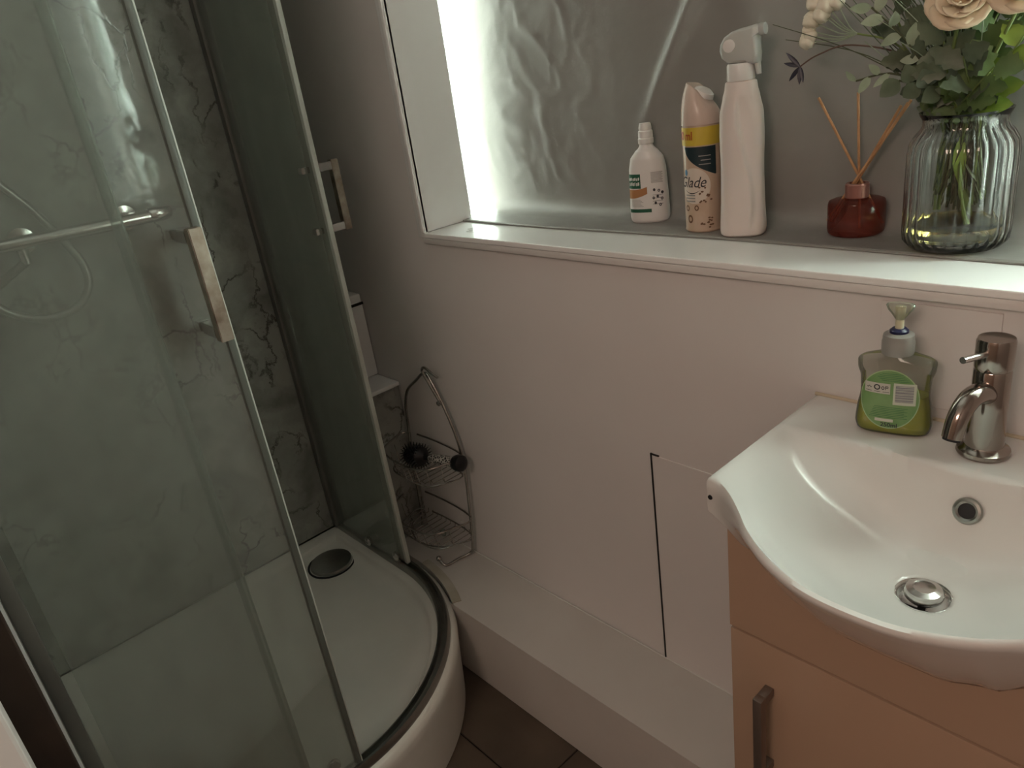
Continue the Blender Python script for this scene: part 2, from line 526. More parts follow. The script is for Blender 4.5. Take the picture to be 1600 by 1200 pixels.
# window sill board, fascia, reveal trims
sb = struct(obj('trim_8', B(X0 + 0.001, X1 - 0.001, -0.012, 0.29, SILL - 0.011, SILL, bev=0.002), MT['pvc'], smooth=False))
obj('fascia', B(X0 - 0.004, X1 + 0.02, -0.012, -0.0005, SILL - 0.024, SILL - 0.0115, bev=0.001), MT['paint'], parent=sb)
st = bmesh.new()
for k in range(7):      # dried drips and a scuffed patch on the sill
    cx = -1.30 + 0.02 * cos(k * 2.3) * (k % 3); cy = 0.045 + 0.012 * sin(k * 1.7)
    lathe(st, [(0.0, SILL + 0.0009), (0.006, SILL + 0.0007), (0.008 + 0.002 * (k % 2), SILL + 0.0001)], (cx, cy, 0), n=10, ell=(1.8, 1))
obj('dried_spill', st, MT['ceramic'], parent=sb)
rv = struct(obj('trim_9', B(X0 - 0.001, X0 + 0.004, -0.008, 0.132, SILL + 0.001, ZT, bev=0.001), MT['pvc'], smooth=False))
obj('corner_angle', B(X0 - 0.022, X0 + 0.004, -0.012, -0.0005, SILL - 0.011, ZT, bev=0.002), MT['pvc'], parent=rv)
obj('corner_bead', B(X0 - 0.008, X0 + 0.006, -0.017, -0.010, SILL + 0.001, ZT, bev=0.003), MT['pvc'], parent=rv)
struct(obj('trim_10', B(X1 - 0.004, X1 + 0.001, -0.008, 0.132, SILL + 0.001, ZT, bev=0.001), MT['pvc'], smooth=False))

# window
bm = bmesh.new()
for a in ((WX0, WX0 + 0.03, SILL, ZT), (WX1 - 0.03, WX1, SILL, ZT), (WX0, WX1, SILL, SILL + 0.02), (WX0, WX1, ZT - 0.05, ZT), (-0.74, -0.69, SILL, ZT)):
    box(bm, a[0], a[1], 0.245, 0.285, a[2], a[3], bev=0.004)
wf = struct(obj('window_1', bm, MT['frame'], smooth=False))
obj('pane', B(WX0 + 0.028, -0.738, 0.268, 0.272, SILL + 0.018, ZT - 0.045), MT['winglass'], parent=wf, smooth=False)
obj('pane', B(-0.692, WX1 - 0.028, 0.268, 0.272, SILL + 0.018, ZT - 0.045), MT['winglass'], parent=wf, smooth=False)


# ------------------------------------------------------------------ blackout sheet
def fabric():
    bm = bmesh.new()
    def ledge_x(s):      # left edge by path position z (height) or on the sill
        pts = [(2.12, -1.425), (1.60, -1.434), (1.43, -1.460), (1.23, -1.468), (1.175, -1.450), (1.135, -1.408)]
        for (z0, a), (z1, b) in zip(pts, pts[1:]):
            if s <= z0 and s >= z1:
                return a + (b - a) * (z0 - s) / (z0 - z1)
        return -1.405
    path = []
    z = 2.12
    while z > 1.165:
        path.append(('v', z)); z -= 0.008
    for k in range(1, 9): path.append(('c', k / 8))
    for k in range(1, 17): path.append(('h', k / 16))
    N = 190; rows = []
    for kind, s in path:
        row = []
        for i in range(N + 1):
            u = i / N
            if kind == 'v':
                x0 = ledge_x(s); zz = s; yy = 0.215 + 0.01 * smst(1.3, 1.165, s)
            elif kind == 'c':
                a = s * pi / 2; x0 = -1.44 + 0.035 * s
                zz = 1.165 - 0.034 * sin(a); yy = 0.225 - 0.034 * (1 - cos(a))
            else:
                x0 = -1.405 - 0.012 * s
                fe = 0.106 - 0.006 * sin(u * 9) - 0.004 * u
                zz = SILL + 0.0035 + 0.0025 * max(0, noise.noise(Vector((u * 14, s * 3, 2)))) * (1 - s); yy = 0.191 + (fe - 0.191) * s
            x1 = -0.03 if kind == 'h' else -0.03 - 0.05 * smst(1.62, 1.50, zz)
            if kind == 'h': x1 = -0.05
            x = x0 + (x1 - x0) * u
            if kind != 'h':
                k = smst(1.14, 1.22, zz)
                w = 0.010 * noise.noise(Vector((x * 3.2, zz * 2.2, 0.3)))
                # broad soft folds falling from the top right to the lower left
                d = (x + 0.826) + 0.62 * (1.5 - zz)
                w += -0.013 * math.exp(-(d / 0.017) ** 2) * smst(1.24, 1.45, zz)
                d2 = (x + 0.72) - 0.05 * (zz - 1.3)
                w += -0.007 * math.exp(-(d2 / 0.05) ** 2)
                # crumples near the left side
                c = math.exp(-((x + 1.22) / 0.20) ** 2)
                wx_ = 0.05 * noise.noise(Vector((x * 12, zz * 12, 1.7))); wz_ = 0.05 * noise.noise(Vector((x * 12, zz * 12, 5.7)))
                rid = 1 - abs(noise.noise(Vector(((x + wx_) * 12 + zz * 3, (zz + wz_) * 8, 4.2)))) * 3.2
                rid2 = 1 - abs(noise.noise(Vector(((x + wx_) * 24 - zz * 6, (zz + wz_) * 16, 8.2)))) * 3.0
                w -= c * (0.0030 * max(0, rid) ** 1.6 + 0.0016 * max(0, rid2) ** 1.6)
                yy += w * k
                yy = min(yy, 0.238)
            row.append(bm.verts.new((x, yy, zz)))
        rows.append(row)
    for a, b in zip(rows, rows[1:]):
        for i in range(N):
            bm.faces.new((a[i], b[i], b[i + 1], a[i + 1]))
    return bm, [v.co.copy() for v in rows[-1]], rows


bm, hem, _ = fabric()
sh = obj('blackout_sheet', bm, MT['fabric'], origin=(-0.7, 0.21, SILL), autos=120)
md = sh.modifiers.new('thick', 'SOLIDIFY'); md.thickness = 0.0016; md.offset = 0
tag(sh, 'crumpled silver-grey sheet hung over the window and draped onto the sill', 'curtain')
obj('hem', T([h + Vector((0, -0.0005, -0.001)) for h in hem[::4]], 0.0022, n=6), MT['fabric_edge'], parent=sh)

# ------------------------------------------------------------------ shower enclosure
TRK = 0.455
ZR = 0.214


def tray():
    bm = bmesh.new()
    R = RO
    n = 26
    arcp = arc(CX, CY, 1.0, 90, 0, n)           # unit directions
    def outline(r):
        pts = [(XW + 0.001, CY + r)]
        pts += [(CX + (x - CX) * r, CY + (y - CY) * r) for x, y in arcp]
        pts += [(CX + r, -1.010)]
        pts += [(XW + 0.001, -1.010)]
        return pts
    def inner(r, e):
        pts = [(XW + e, CY + r)]
        pts += [(CX + (x - CX) * r, CY + (y - CY) * r) for x, y in arcp]
        pts += [(CX + r, -1.010 + e)]
        pts += [(XW + e, -1.010 + e)]
        return pts
    rings = [(outline(R - 0.012), 0.004), (outline(R - 0.005), 0.12), (outline(R - 0.002), 0.168), (outline(R), 0.188),
             (outline(R - 0.004), 0.202), (outline(R - 0.014), 0.208), (outline(R - 0.026), 0.206), (outline(R - 0.032), 0.203),
             (inner(R - 0.060, 0.02), 0.202), (inner(R - 0.068, 0.035), 0.192), (inner(R - 0.078, 0.05), 0.180), (inner(R - 0.12, 0.09), 0.176), (inner(R - 0.25, 0.2), 0.174)]
    vr = [[bm.verts.new((x, y, z)) for x, y in r] for r, z in rings]
    m = len(vr[0])
    for a, b in zip(vr, vr[1:]):
        for i in range(m):
            j = (i + 1) % m
            bm.faces.new((a[i], a[j], b[j], b[i]))
    f = bm.faces.new(vr[-1]); bmesh.ops.triangulate(bm, faces=[f])
    f = bm.faces.new(vr[0][::-1]); bmesh.ops.triangulate(bm, faces=[f])
    return bm


tr = thing('shower_tray', 'white curved quadrant shower tray on the floor under the glass enclosure', 'shower tray', (CX, CY, 0))
obj('basin', tray(), MT['acrylic'], parent=tr, autos=50)
# waste
wx, wy, wz = -1.821, -0.275, 0.176
obj('waste_cover', Lt([(0.060, wz), (0.062, wz + 0.004), (0.060, wz + 0.010), (0.045, wz + 0.014), (0.0, wz + 0.016)], (wx, wy, 0), n=40), MT['alu'], parent=tr)
obj('waste_ring', Lt([(0.070, wz - 0.002), (0.071, wz + 0.002), (0.066, wz + 0.003), (0.064, wz - 0.001)], (wx, wy, 0), n=40, cap=False), MT['darkhole'], parent=tr)
si = sweep(bmesh.new(), arc(CX, CY, RO, 88, 63, 14)[::1], [(0.0, 0.2122), (0.0, 0.2145), (-0.010, 0.2155), (-0.023, 0.2145), (-0.024, 0.2122)])
obj('sealant_strip', si, MT['silicone'], parent=tr)

en = thing('shower_enclosure', 'curved glass shower enclosure with two sliding doors standing open', 'shower', (CX, CY, 0.207))
path = [(XW + 0.004, CY + TRK)] + arc(CX, CY, TRK, 90, 0, 36) + [(CX + TRK, -1.008)]
# reversed so that outward is right-hand
prof = [(-0.016, 0.2035), (-0.016, 0.212), (-0.013, 0.222), (-0.008, 0.224), (-0.006, 0.212), (0.004, 0.212), (0.006, 0.226), (0.012, 0.226), (0.017, 0.212), (0.017, 0.2035)]
prof = [(-o, z) for o, z in prof]
obj('bottom_track', sweep(bmesh.new(), path, prof), MT['alu'], parent=en)
obj('top_track', sweep(bmesh.new(), path, [(o, 2.225 + (z - 0.2) * 1.2) for o, z in prof]), MT['alu'], parent=en)
ZG0, ZG1 = 0.226, 2.22


def slab(p0, p1, th, z0, z1):
    return ribbon(bmesh.new(), [p0, p1], z0, z1, th)


# fixed panes (straight sides)
obj('fixed_pane', slab((CX + TRK - 0.012, -1.004), (CX + TRK - 0.012, -0.712), 0.005, ZG0 - 0.01, ZG1), MT['glass'], parent=en, smooth=False)
obj('fixed_pane', slab((XW + 0.006, CY + TRK - 0.012), (-1.590, CY + TRK - 0.012), 0.005, ZG0 - 0.01, ZG1), MT['glass'], parent=en, smooth=False)
obj('pane_seal', B(CX + TRK - 0.020, CX + TRK - 0.006, -0.719, -0.705, ZG0 - 0.01, ZG1, bev=0.002), MT['clearseal'], parent=en)
# wall profiles
obj('wall_profile', B(CX + TRK - 0.024, CX + TRK + 0.012, -1.011, -0.990, 0.214, 2.25, bev=0.003), MT['dark_profile'], parent=en)
obj('wall_profile', B(XW + 0.001, XW + 0.026, CY + TRK - 0.022, CY + TRK + 0.006, 0.214, 2.25, bev=0.003), MT['dark_profile'], parent=en)


def handle(pivot, out, along, up0, up1, door, dist=0.062):
    """square-bar pull handle: bar outside, arms through the glass, caps inside"""
    px_, py_ = pivot; out = Vector(out); along = Vector(along)
    w = 0.0095
    bm = bmesh.new()
    def sbox(c0, c1, z0, z1, mi=0):
        # box spanning from c0 to c1 along 'out' with half width w along 'along'
        ps = []
        for z in (z0, z1):
            for a, s_ in ((c0, -1), (c1, -1), (c1, 1), (c0, 1)):
                q = Vector((px_, py_)) + out * a + along * s_ * w
                ps.append(bm.verts.new((q.x, q.y, z)))
        fs = [(0, 3, 2, 1), (4, 5, 6, 7), (0, 1, 5, 4), (1, 2, 6, 5), (2, 3, 7, 6), (3, 0, 4, 7)]
        ff = [bm.faces.new([ps[i] for i in f]) for f in fs]
        bmesh.ops.bevel(bm, geom=list({e for f in ff for e in f.edges}), offset=0.0012, segments=2, affect='EDGES')
    sbox(dist - 0.009, dist + 0.009, up0, up1)
    h = obj('handle', bm, MT['chrome_worn'], parent=door)
    for za, zb_ in ((up1 - 0.021, up1 - 0.003), (up0 + 0.003, up0 + 0.021)):
        bm = bmesh.new(); sbox(0.004, dist - 0.0085, za, zb_)
        obj('handle_arm', bm, MT['chrome'], parent=h)
        bm = bmesh.new(); sbox(-0.024, -0.004, za + 0.002, zb_ - 0.002)
        obj('inner_cap', bm, MT['chrome'], parent=h)


XD = CX + TRK + 0.002      # near door plane
d1 = obj('sliding_door', slab((XD, -0.975), (XD, -0.622), 0.006, ZG0, ZG1), MT['glass'], parent=en, smooth=False)
obj('door_seal', B(XD - 0.006, XD + 0.006, -0.6225, -0.6115, ZG0, ZG1, bev=0.002), MT['seal_dark'], parent=d1)
obj('glass_edge', B(XD - 0.003, XD + 0.004, -0.6115, -0.6085, ZG0, ZG1, bev=0.001), MT['seal'], parent=d1)
handle((XD, -0.643), (1, 0), (0, 1), 1.148, 1.310, d1)
YD = CY + TRK + 0.002
d2 = obj('sliding_door', slab((-1.90, YD), (-1.572, YD), 0.006, ZG0, ZG1), MT['glass_side'], parent=en, smooth=False)
obj('door_seal', B(-1.576, -1.563, YD - 0.006, YD + 0.006, ZG0, ZG1, bev=0.002), MT['seal'], parent=d2)
handle((-1.600, YD), (0, 1), (1, 0), 1.148, 1.310, d2)
for (x, y, ax_) in ((-1.60, YD - 0.008, (0, -1, 0)), (-1.73, YD - 0.016, (0, -1, 0)), (XD - 0.008, -0.66, (-1, 0, 0)), (XD - 0.008, -0.93, (-1, 0, 0))):
    rl = Lt([(0.0, 0.0), (0.011, 0.0), (0.014, 0.004), (0.014, 0.010), (0.010, 0.014), (0.0, 0.016)], (x, y, 0.243), n=20, ax=axis_to(ax_))
    obj('roller', rl, MT['chrome'], parent=d2 if abs(ax_[1]) else d1)

# shower mixer on the left wall
mx = thing('shower_mixer', 'chrome bar shower mixer on the marble wall behind the frosted glass', 'shower mixer', (XW, -0.6, 1.245))
bm = T([(-1.885, -0.76, 1.250), (-1.885, -0.41, 1.243)], 0.0145, n=16)
obj('valve_bar', bm, MT['chrome'], parent=mx)
for y in (-0.80, -0.40):
    k = Lt([(0.0, 0), (0.015, 0.0), (0.0165, 0.004), (0.0165, 0.045), (0.014, 0.05), (0, 0.052)], (-1.885, y - (0.012 if y < -0.5 else 0.045), 1.2465), n=20, ax=axis_to((0, 1, 0)))
    obj('control_knob', k, MT['chrome'], parent=mx)
for y in (-0.70, -0.48):
    k = Lt([(0.028, 0), (0.028, 0.006), (0.014, 0.008), (0.014, 0.06)], (XW + 0.001, y, 1.247), n=20, ax=axis_to((1, 0, 0)))
    obj('wall_flange', k, MT['chrome'], parent=mx)
obj('outlet', Lt([(0.011, 0), (0.011, 0.03), (0.008, 0.032)], (-1.885, -0.716, 1.205), n=14), MT['chrome'], parent=mx)
hp = smooth_path([(-1.885, -0.716, 1.21), (-1.89, -0.80, 1.16), (-1.89, -0.792, 1.125), (-1.885, -0.755, 1.095), (-1.88, -0.713, 1.082), (-1.88, -0.657, 1.089), (-1.882, -0.621, 1.124),
                  (-1.887, -0.612, 1.165), (-1.90, -0.622, 1.21), (-1.925, -0.66, 1.30), (-1.93, -0.74, 1.45), (-1.93, -0.80, 1.75)], 8)
bm = bmesh.new()
tube(bm, hp, [0.0085 + 0.0012 * (i % 2) for i in range(len(hp))], n=10)
obj('hose', bm, MT['alu'], parent=mx)
obj('riser_rail', T([(-1.90, -0.82, 1.35), (-1.90, -0.82, 2.15)], 0.009, n=12), MT['chrome'], parent=mx)
for z in (1.36, 2.14):
    obj('rail_bracket', Lt([(0.014, 0), (0.014, 0.06), (0.010, 0.065)], (XW + 0.001, -0.82, z), n=14, ax=axis_to((1, 0, 0))), MT['chrome'], parent=mx)


# ------------------------------------------------------------------ vanity: basin + cabinet
BX, BZ = -0.247, 0.932
HW = 0.240


ZB = [(0.0, 0.778), (0.05, 0.779), (0.10, 0.795), (0.14, 0.822), (0.18, 0.852), (0.22, 0.876), (0.247, 0.883)]


def zbot(d):
    for (a, za), (b, zb_) in zip(ZB, ZB[1:]):
        if d <= b + 1e-6: return za + (zb_ - za) * smst(a, b, d)
    return 0.883


def yfront(x):
    d = abs(x - BX)
    pts = [(0.0, 0.425), (0.05, 0.420), (0.10, 0.399), (0.140, 0.370), (0.168, 0.342), (0.195, 0.317), (0.220, 0.300), (0.240, 0.295)]
    for (a, ya), (b, yb) in zip(pts, pts[1:]):
        if d <= b + 1e-9:
            t = (d - a) / (b - a)
            # cubic smoothing through neighbours
            i = pts.index((a, ya))
            m0 = 0 if i == 0 else (yb - pts[i - 1][1]) / (b - pts[i - 1][0])
            m1 = (pts[i + 2][1] - ya) / (pts[i + 2][0] - a) if i + 2 < len(pts) else 0
            h = b - a
            return -((2 * t**3 - 3 * t**2 + 1) * ya + (t**3 - 2 * t**2 + t) * h * m0 + (-2 * t**3 + 3 * t**2) * yb + (t**3 - t**2) * h * m1)
    return -0.295


def depth(x, y):
    d = abs(x - BX)
    qb = max(0.0, min(1.0, (-0.114 - y) / 0.085))
    back = (1 - (1 - qb) ** 2.6) * smst(0.0, 0.10, qb)
    side = 1 - max(0.0, (d - 0.02) / (HW - 0.02)) ** 1.7
    q = max(0.0, min(1.0, (y - yfront(x) - 0.004) / 0.135))
    fr = 1 - (1 - q) ** 2.2
    return 0.100 * back * max(0.0, side) * fr


def basin_mesh():
    bm = bmesh.new()
    NX, NY = 96, 72
    DR = Vector((-0.24, -0.232))
    top = []
    for i in range(NX + 1):
        u = i / NX
        x = BX - HW + 2 * HW * u
        yf = yfront(x)
        rowv = []
        for j in range(NY + 1):
            v = j / NY
            y = -0.001 + (yf + 0.001) * v
            d = abs(x - BX)
            # distance from the front rim (approx.)
            dfront = (y - yf)
            back = smst(-0.118, -0.175, y)
            dep = depth(x, y)
            # dish toward the waste
            rr = (Vector((x, y)) - DR).length
            dep += 0.008 * math.exp(-(rr / 0.06) ** 2) * back
            # raised deck / soft rim
            z = BZ - dep
            z -= 0.004 * smst(0.006, 0.0, dfront) ** 2 + 0.003 * smst(0.006, 0.0, HW - d)
            if rr < 0.030:
                z -= 0.022 * smst(0.030, 0.020, rr)
            rowv.append(bm.verts.new((x, y, z)))
        top.append(rowv)
    for i in range(NX):
        for j in range(NY):
            bm.faces.new((top[i][j], top[i][j + 1], top[i + 1][j + 1], top[i + 1][j]))
    # skirt: around left side, front, right side
    loop = [(top[0][j], 'l') for j in range(NY + 1)] + [(top[i][NY], 'f') for i in range(1, NX + 1)] + [(top[NX][j], 'r') for j in range(NY - 1, -1, -1)]
    zb = zbot
    prev = [v for v, _ in loop]
    K = 14
    for k in range(1, K + 1):
        t = k / K
        cur = []
        for v0, side in loop:
            x, y, z = v0.co
            d = abs(x - BX)
            zt = zb(d); yb = -0.3015 if y < -0.3015 else y
            over = max(0.0, -0.292 - y)           # overhang past the cabinet front
            z0 = z
            # thin rim lip, then the underside slanting back to the cabinet
            lip = 0.008 + 0.030 * smst(0.12, 0.23, d)
            if t < 0.2:
                s = t / 0.2
                zz = z0 - lip * s; yy = y - 0.001 * sin(s * pi) if side == 'f' else y
            else:
                s = (t - 0.2) / 0.8
                yy = yb + (y - yb) * (1 - s) ** 1.15 if side == 'f' or y < -0.3015 else y
                zz = (z0 - lip) + (zt - (z0 - lip)) * (0.55 * s + 0.45 * sin(s * pi / 2))
            if side == 'l' or (side == 'f' and x < BX - HW + 1e-5): pass
            cur.append(bm.verts.new((x, yy, zz)))
        for i in range(len(loop) - 1):
            bm.faces.new((prev[i], prev[i + 1], cur[i + 1], cur[i]))
        prev = cur
    f = bm.faces.new(prev)
    bmesh.ops.triangulate(bm, faces=[f])
    # back face
    bk = [top[i][0] for i in range(NX + 1)]
    f = bm.faces.new(bk + [prev[-1], prev[0]])
    bmesh.ops.triangulate(bm, faces=[f])
    return bm


bs = thing('washbasin', 'white ceramic washbasin with a bowed front on the vanity cabinet', 'basin', (BX, -0.2, 0.78))
obj('bowl', basin_mesh(), MT['ceramic'], parent=bs, autos=60)


def floor_z(x, y):
    return BZ - depth(x, y) - 0.008 * math.exp(-((Vector((x, y)) - Vector((-0.24, -0.232))).length / 0.06) ** 2) * smst(-0.118, -0.175, y)


DX, DY = -0.24, -0.232
DZ = floor_z(DX, DY)
obj('waste_collar', Lt([(0.031, DZ + 0.001), (0.030, DZ + 0.0015), (0.027, DZ - 0.001), (0.025, DZ - 0.010), (0.022, DZ - 0.018)], (DX, DY, 0), n=40, cap=False), MT['chrome'], parent=bs)
obj('waste_hole', Lt([(0.0, DZ - 0.017), (0.022, DZ - 0.017)], (DX, DY, 0), n=24, cap=False), MT['darkhole'], parent=bs)
obj('waste_plug', Lt([(0.006, DZ - 0.017), (0.006, DZ - 0.006), (0.017, DZ - 0.004), (0.0205, DZ + 0.000), (0.0215, DZ + 0.005), (0.019, DZ + 0.010), (0.012, DZ + 0.0125), (0.010, DZ + 0.0118), (0.0, DZ + 0.0122)], (DX, DY, 0), n=36), MT['chrome'], parent=bs)
# overflow ring in the back wall of the bowl
oy = -0.134
ox = -0.232; oz = floor_z(ox, oy) + 0.008
nrm = Vector((0, -(0.104 * 1.3) / 0.06, 1)).normalized()
dz_ = (floor_z(ox, oy - 0.004) - floor_z(ox, oy + 0.004)) / -0.008
nrm = Vector((0, -dz_, 1)).normalized()
Aov = axis_to(nrm); cov = Vector((ox, oy, oz)) + nrm * 0.0005
obj('overflow_ring', Lt([(0.0095, 0.0), (0.0095, 0.003), (0.012, 0.0045), (0.015, 0.0035), (0.0165, 0.0)], cov, n=32, ax=Aov, cap=False), MT['alu'], parent=bs)
obj('overflow_hole', Lt([(0.0, 0.0012), (0.0098, 0.0012)], cov, n=24, ax=Aov, cap=False), MT['darkhole'], parent=bs)
obj('side_hole', Lt([(0.0, 0.0), (0.0032, 0.0004), (0.0034, 0.0)], (BX - HW - 0.0006, -0.285, 0.902), n=14, ax=axis_to((-1, 0, 0))), MT['darkhole'], parent=bs)
obj('front_hole', Lt([(0.0, 0.0004), (0.0032, 0.0004), (0.0034, -0.001)], (BX - HW + 0.006, -0.2975, 0.905), n=14, ax=axis_to((0, -1, 0))), MT['darkhole'], parent=bs)
obj('wall_sealant', T([(BX - HW, -0.003, BZ + 0.001), (BX + HW, -0.003, BZ + 0.001)], 0.003, n=8), mat('yellowed_sealant', (0.62, 0.52, 0.38), 0.5, var=0.2), parent=bs)

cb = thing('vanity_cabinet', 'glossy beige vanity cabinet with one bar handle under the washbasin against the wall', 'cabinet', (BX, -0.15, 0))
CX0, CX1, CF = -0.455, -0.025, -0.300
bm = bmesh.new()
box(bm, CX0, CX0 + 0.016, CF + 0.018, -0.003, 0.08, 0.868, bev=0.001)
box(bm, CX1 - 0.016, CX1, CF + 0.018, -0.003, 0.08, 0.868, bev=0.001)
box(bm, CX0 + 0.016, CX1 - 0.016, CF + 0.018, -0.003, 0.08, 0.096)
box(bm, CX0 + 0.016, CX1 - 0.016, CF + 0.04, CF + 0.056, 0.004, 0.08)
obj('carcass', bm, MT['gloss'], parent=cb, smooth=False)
# fascia cut away where the bowl drops in front of it: it simply runs behind the bowl
fb = bmesh.new()
top_ = [(CX0 + (CX1 - CX0) * i / 30) for i in range(31)]
pr = [(x, zbot(abs(x - BX)) - 0.002) for x in top_]
cols = [[fb.verts.new(p) for p in ((x, CF, 0.712), (x, CF, z), (x, CF + 0.0175, z), (x, CF + 0.0175, 0.712))] for x, z in pr]
for a_, b_ in zip(cols, cols[1:]):
    for i in range(4):
        j = (i + 1) % 4; fb.faces.new((a_[i], a_[j], b_[j], b_[i]))
fb.faces.new(cols[0]); fb.faces.new(cols[-1][::-1])
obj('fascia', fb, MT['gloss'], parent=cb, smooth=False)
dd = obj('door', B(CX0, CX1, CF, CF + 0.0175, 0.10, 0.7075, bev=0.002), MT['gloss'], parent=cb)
hx, hz0, hz1 = -0.396, 0.490, 0.637
bm = bmesh.new()
box(bm, hx - 0.0065, hx + 0.0065, CF - 0.034, CF - 0.021, hz0, hz1, bev=0.001)
box(bm, hx - 0.0065, hx + 0.0065, CF - 0.022, CF - 0.0005, hz1 - 0.013, hz1, bev=0.001)
box(bm, hx - 0.0065, hx + 0.0065, CF - 0.022, CF - 0.0005, hz0, hz0 + 0.013, bev=0.001)
obj('handle', bm, MT['handle'], parent=dd)

# ------------------------------------------------------------------ tap
TX, TY = -0.243, -0.060
tp = thing('basin_tap', 'chrome mono tap with curved spout at the back of the washbasin', 'tap', (TX, TY, BZ))
MT['tapchrome'] = mat('tap_chrome', (0.34, 0.30, 0.27), 0.10, 1.0, rvar=0.1)
obj('body', Lt([(0.029, BZ + 0.0005), (0.030, BZ + 0.003), (0.029, BZ + 0.007), (0.0235, BZ + 0.010), (0.0215, BZ + 0.013), (0.0205, BZ + 0.05), (0.020, BZ + 0.112), (0.0192, BZ + 0.1135), (0.020, BZ + 0.115),
                (0.0205, BZ + 0.118), (0.0205, BZ + 0.149), (0.0192, BZ + 0.1525), (0.0, BZ + 0.153)], (TX, TY, 0), n=48), MT['tapchrome'], parent=tp, autos=30)
spt = smooth_path([(TX, TY - 0.008, BZ + 0.083), (TX - 0.003, TY - 0.026, BZ + 0.091), (TX - 0.008, TY - 0.048, BZ + 0.090), (TX - 0.012, TY - 0.066, BZ + 0.074), (TX - 0.014, TY - 0.074, BZ + 0.050)], 7)
obj('spout', T(spt, [0.0135 - 0.0025 * i / len(spt) for i in range(len(spt))], n=24), MT['tapchrome'], parent=tp)
e = spt[-1]; dv = (spt[-1] - spt[-2]).normalized()
obj('aerator', Lt([(0.0098, 0.0), (0.0098, 0.003), (0.0, 0.0031)], e, n=24, ax=axis_to(dv)), MT['darkhole'], parent=tp)
obj('lever', T([(TX - 0.004, TY - 0.017, BZ + 0.137), (TX - 0.016, TY - 0.058, BZ + 0.142)], 0.0040, n=14), MT['chrome'], parent=tp)


# ------------------------------------------------------------------ bottle bodies with wrapped labels
class Body:
    """super-elliptic body; sections (z, half width, half depth, exponent); front is -y turned by rz"""
    def __init__(s, c, secs, rz=0.0, n=48, interp=True, lean=0.0, twist=None):
        s.c = Vector(c); s.secs = secs; s.rz = rz; s.n = n; s.interp = interp; s.twist = twist

    def sec(s, z):
        q = s.secs
        if z <= q[0][0]: return q[0][1:]
        for i in range(len(q) - 1):
            if z <= q[i + 1][0]:
                h = q[i + 1][0] - q[i][0]
                t = (z - q[i][0]) / h if h > 1e-9 else 1
                res = []
                for k in (1, 2, 3):
                    p1 = q[i][k]; p2 = q[i + 1][k]
                    p0 = q[max(i - 1, 0)][k]; p3 = q[min(i + 2, len(q) - 1)][k]
                    if s.interp:
                        d1 = (p2 - p1); m0 = 0 if (p1 - p0) * d1 <= 0 else min(abs(p1 - p0), abs(d1)) * (1 if d1 > 0 else -1)
                        m1 = 0 if (p3 - p2) * d1 <= 0 else min(abs(p3 - p2), abs(d1)) * (1 if d1 > 0 else -1)
                        res.append((2 * t**3 - 3 * t**2 + 1) * p1 + (t**3 - 2 * t**2 + t) * m0 + (-2 * t**3 + 3 * t**2) * p2 + (t**3 - t**2) * m1)
                    else:
                        res.append(p1 + (p2 - p1) * t)
                return res
        return q[-1][1:]

    def pt(s, th, z, off=0.0):
        a, b, n = s.sec(z)
        cu, su = -cos(th), sin(th)
        r = (abs(su / a) ** n + abs(cu / b) ** n) ** (-1 / n) + off
        p = Vector((su * r, cu * r, z))
        if s.twist: p.x += s.twist(z)[0]; p.y += s.twist(z)[1]
        p.rotate(Matrix.Rotation(s.rz, 3, 'Z'))
        return s.c + p

    def ptx(s, x, z, off=0.0):
        a, b, n = s.sec(z)
        xx = max(-a * 0.999, min(a * 0.999, x))
        y = -b * (1 - abs(xx / a) ** n) ** (1 / n)
        return s.pt(atan2(xx, -y), z, off)

    def mesh(s, rows=40, z0=None, z1=None, off=0.0, bottom=True, topcap=True):
        bm = bmesh.new()
        zs = sorted({q[0] for q in s.secs} | {s.secs[0][0] + (s.secs[-1][0] - s.secs[0][0]) * i / rows for i in range(rows + 1)})
        if z0 is not None: zs = [z0] + [z for z in zs if z0 < z < z1] + [z1]
        R = [[bm.verts.new(s.pt(2 * pi * i / s.n, z, off)) for i in range(s.n)] for z in zs]
        for a, b in zip(R, R[1:]):
            for i in range(s.n):
                j = (i + 1) % s.n
                bm.faces.new((a[i], a[j], b[j], b[i]))
        if bottom: bm.faces.new(R[0][::-1])
        if topcap: bm.faces.new(R[-1])
        return bm


def patch(body, fn, nu, nv, mode, off=0.0006, bm=None):
    """fn(u,v)->(x or angle, z) over a unit square"""
    bm = bm or bmesh.new()
    g = []
    for j in range(nv + 1):
        g.append([bm.verts.new((body.pt if mode == 'a' else body.ptx)(*fn(i / nu, j / nv), off)) for i in range(nu + 1)])
    for j in range(nv):
        for i in range(nu):
            bm.faces.new((g[j][i], g[j][i + 1], g[j + 1][i + 1], g[j + 1][i]))
    return bm


def rect(body, x0, x1, z0, z1, mode='x', off=0.0006, bm=None, nu=12, nv=6, slant=0.0):
    return patch(body, lambda u, v: (x0 + (x1 - x0) * u, z0 + (z1 - z0) * v + slant * (u - 0.5)), nu, nv, mode, off, bm)


def disc(body, cx, cz, rx, rz, mode='x', off=0.0006, bm=None, n=36, m=8, r0=0.0):
    bm = bm or bmesh.new()
    f = (body.pt if mode == 'a' else body.ptx)
    rings = []
    for k in range(m + 1):
        q = r0 + (1 - r0) * k / m
        rings.append([bm.verts.new(f(cx + rx * q * cos(2 * pi * i / n), cz + rz * q * sin(2 * pi * i / n), off)) for i in range(n)])
    for a, b in zip(rings, rings[1:]):
        for i in range(n):
            j = (i + 1) % n
            bm.faces.new((a[i], a[j], b[j], b[i]))
    bmesh.ops.remove_doubles(bm, verts=bm.verts, dist=1e-7)
    return bm


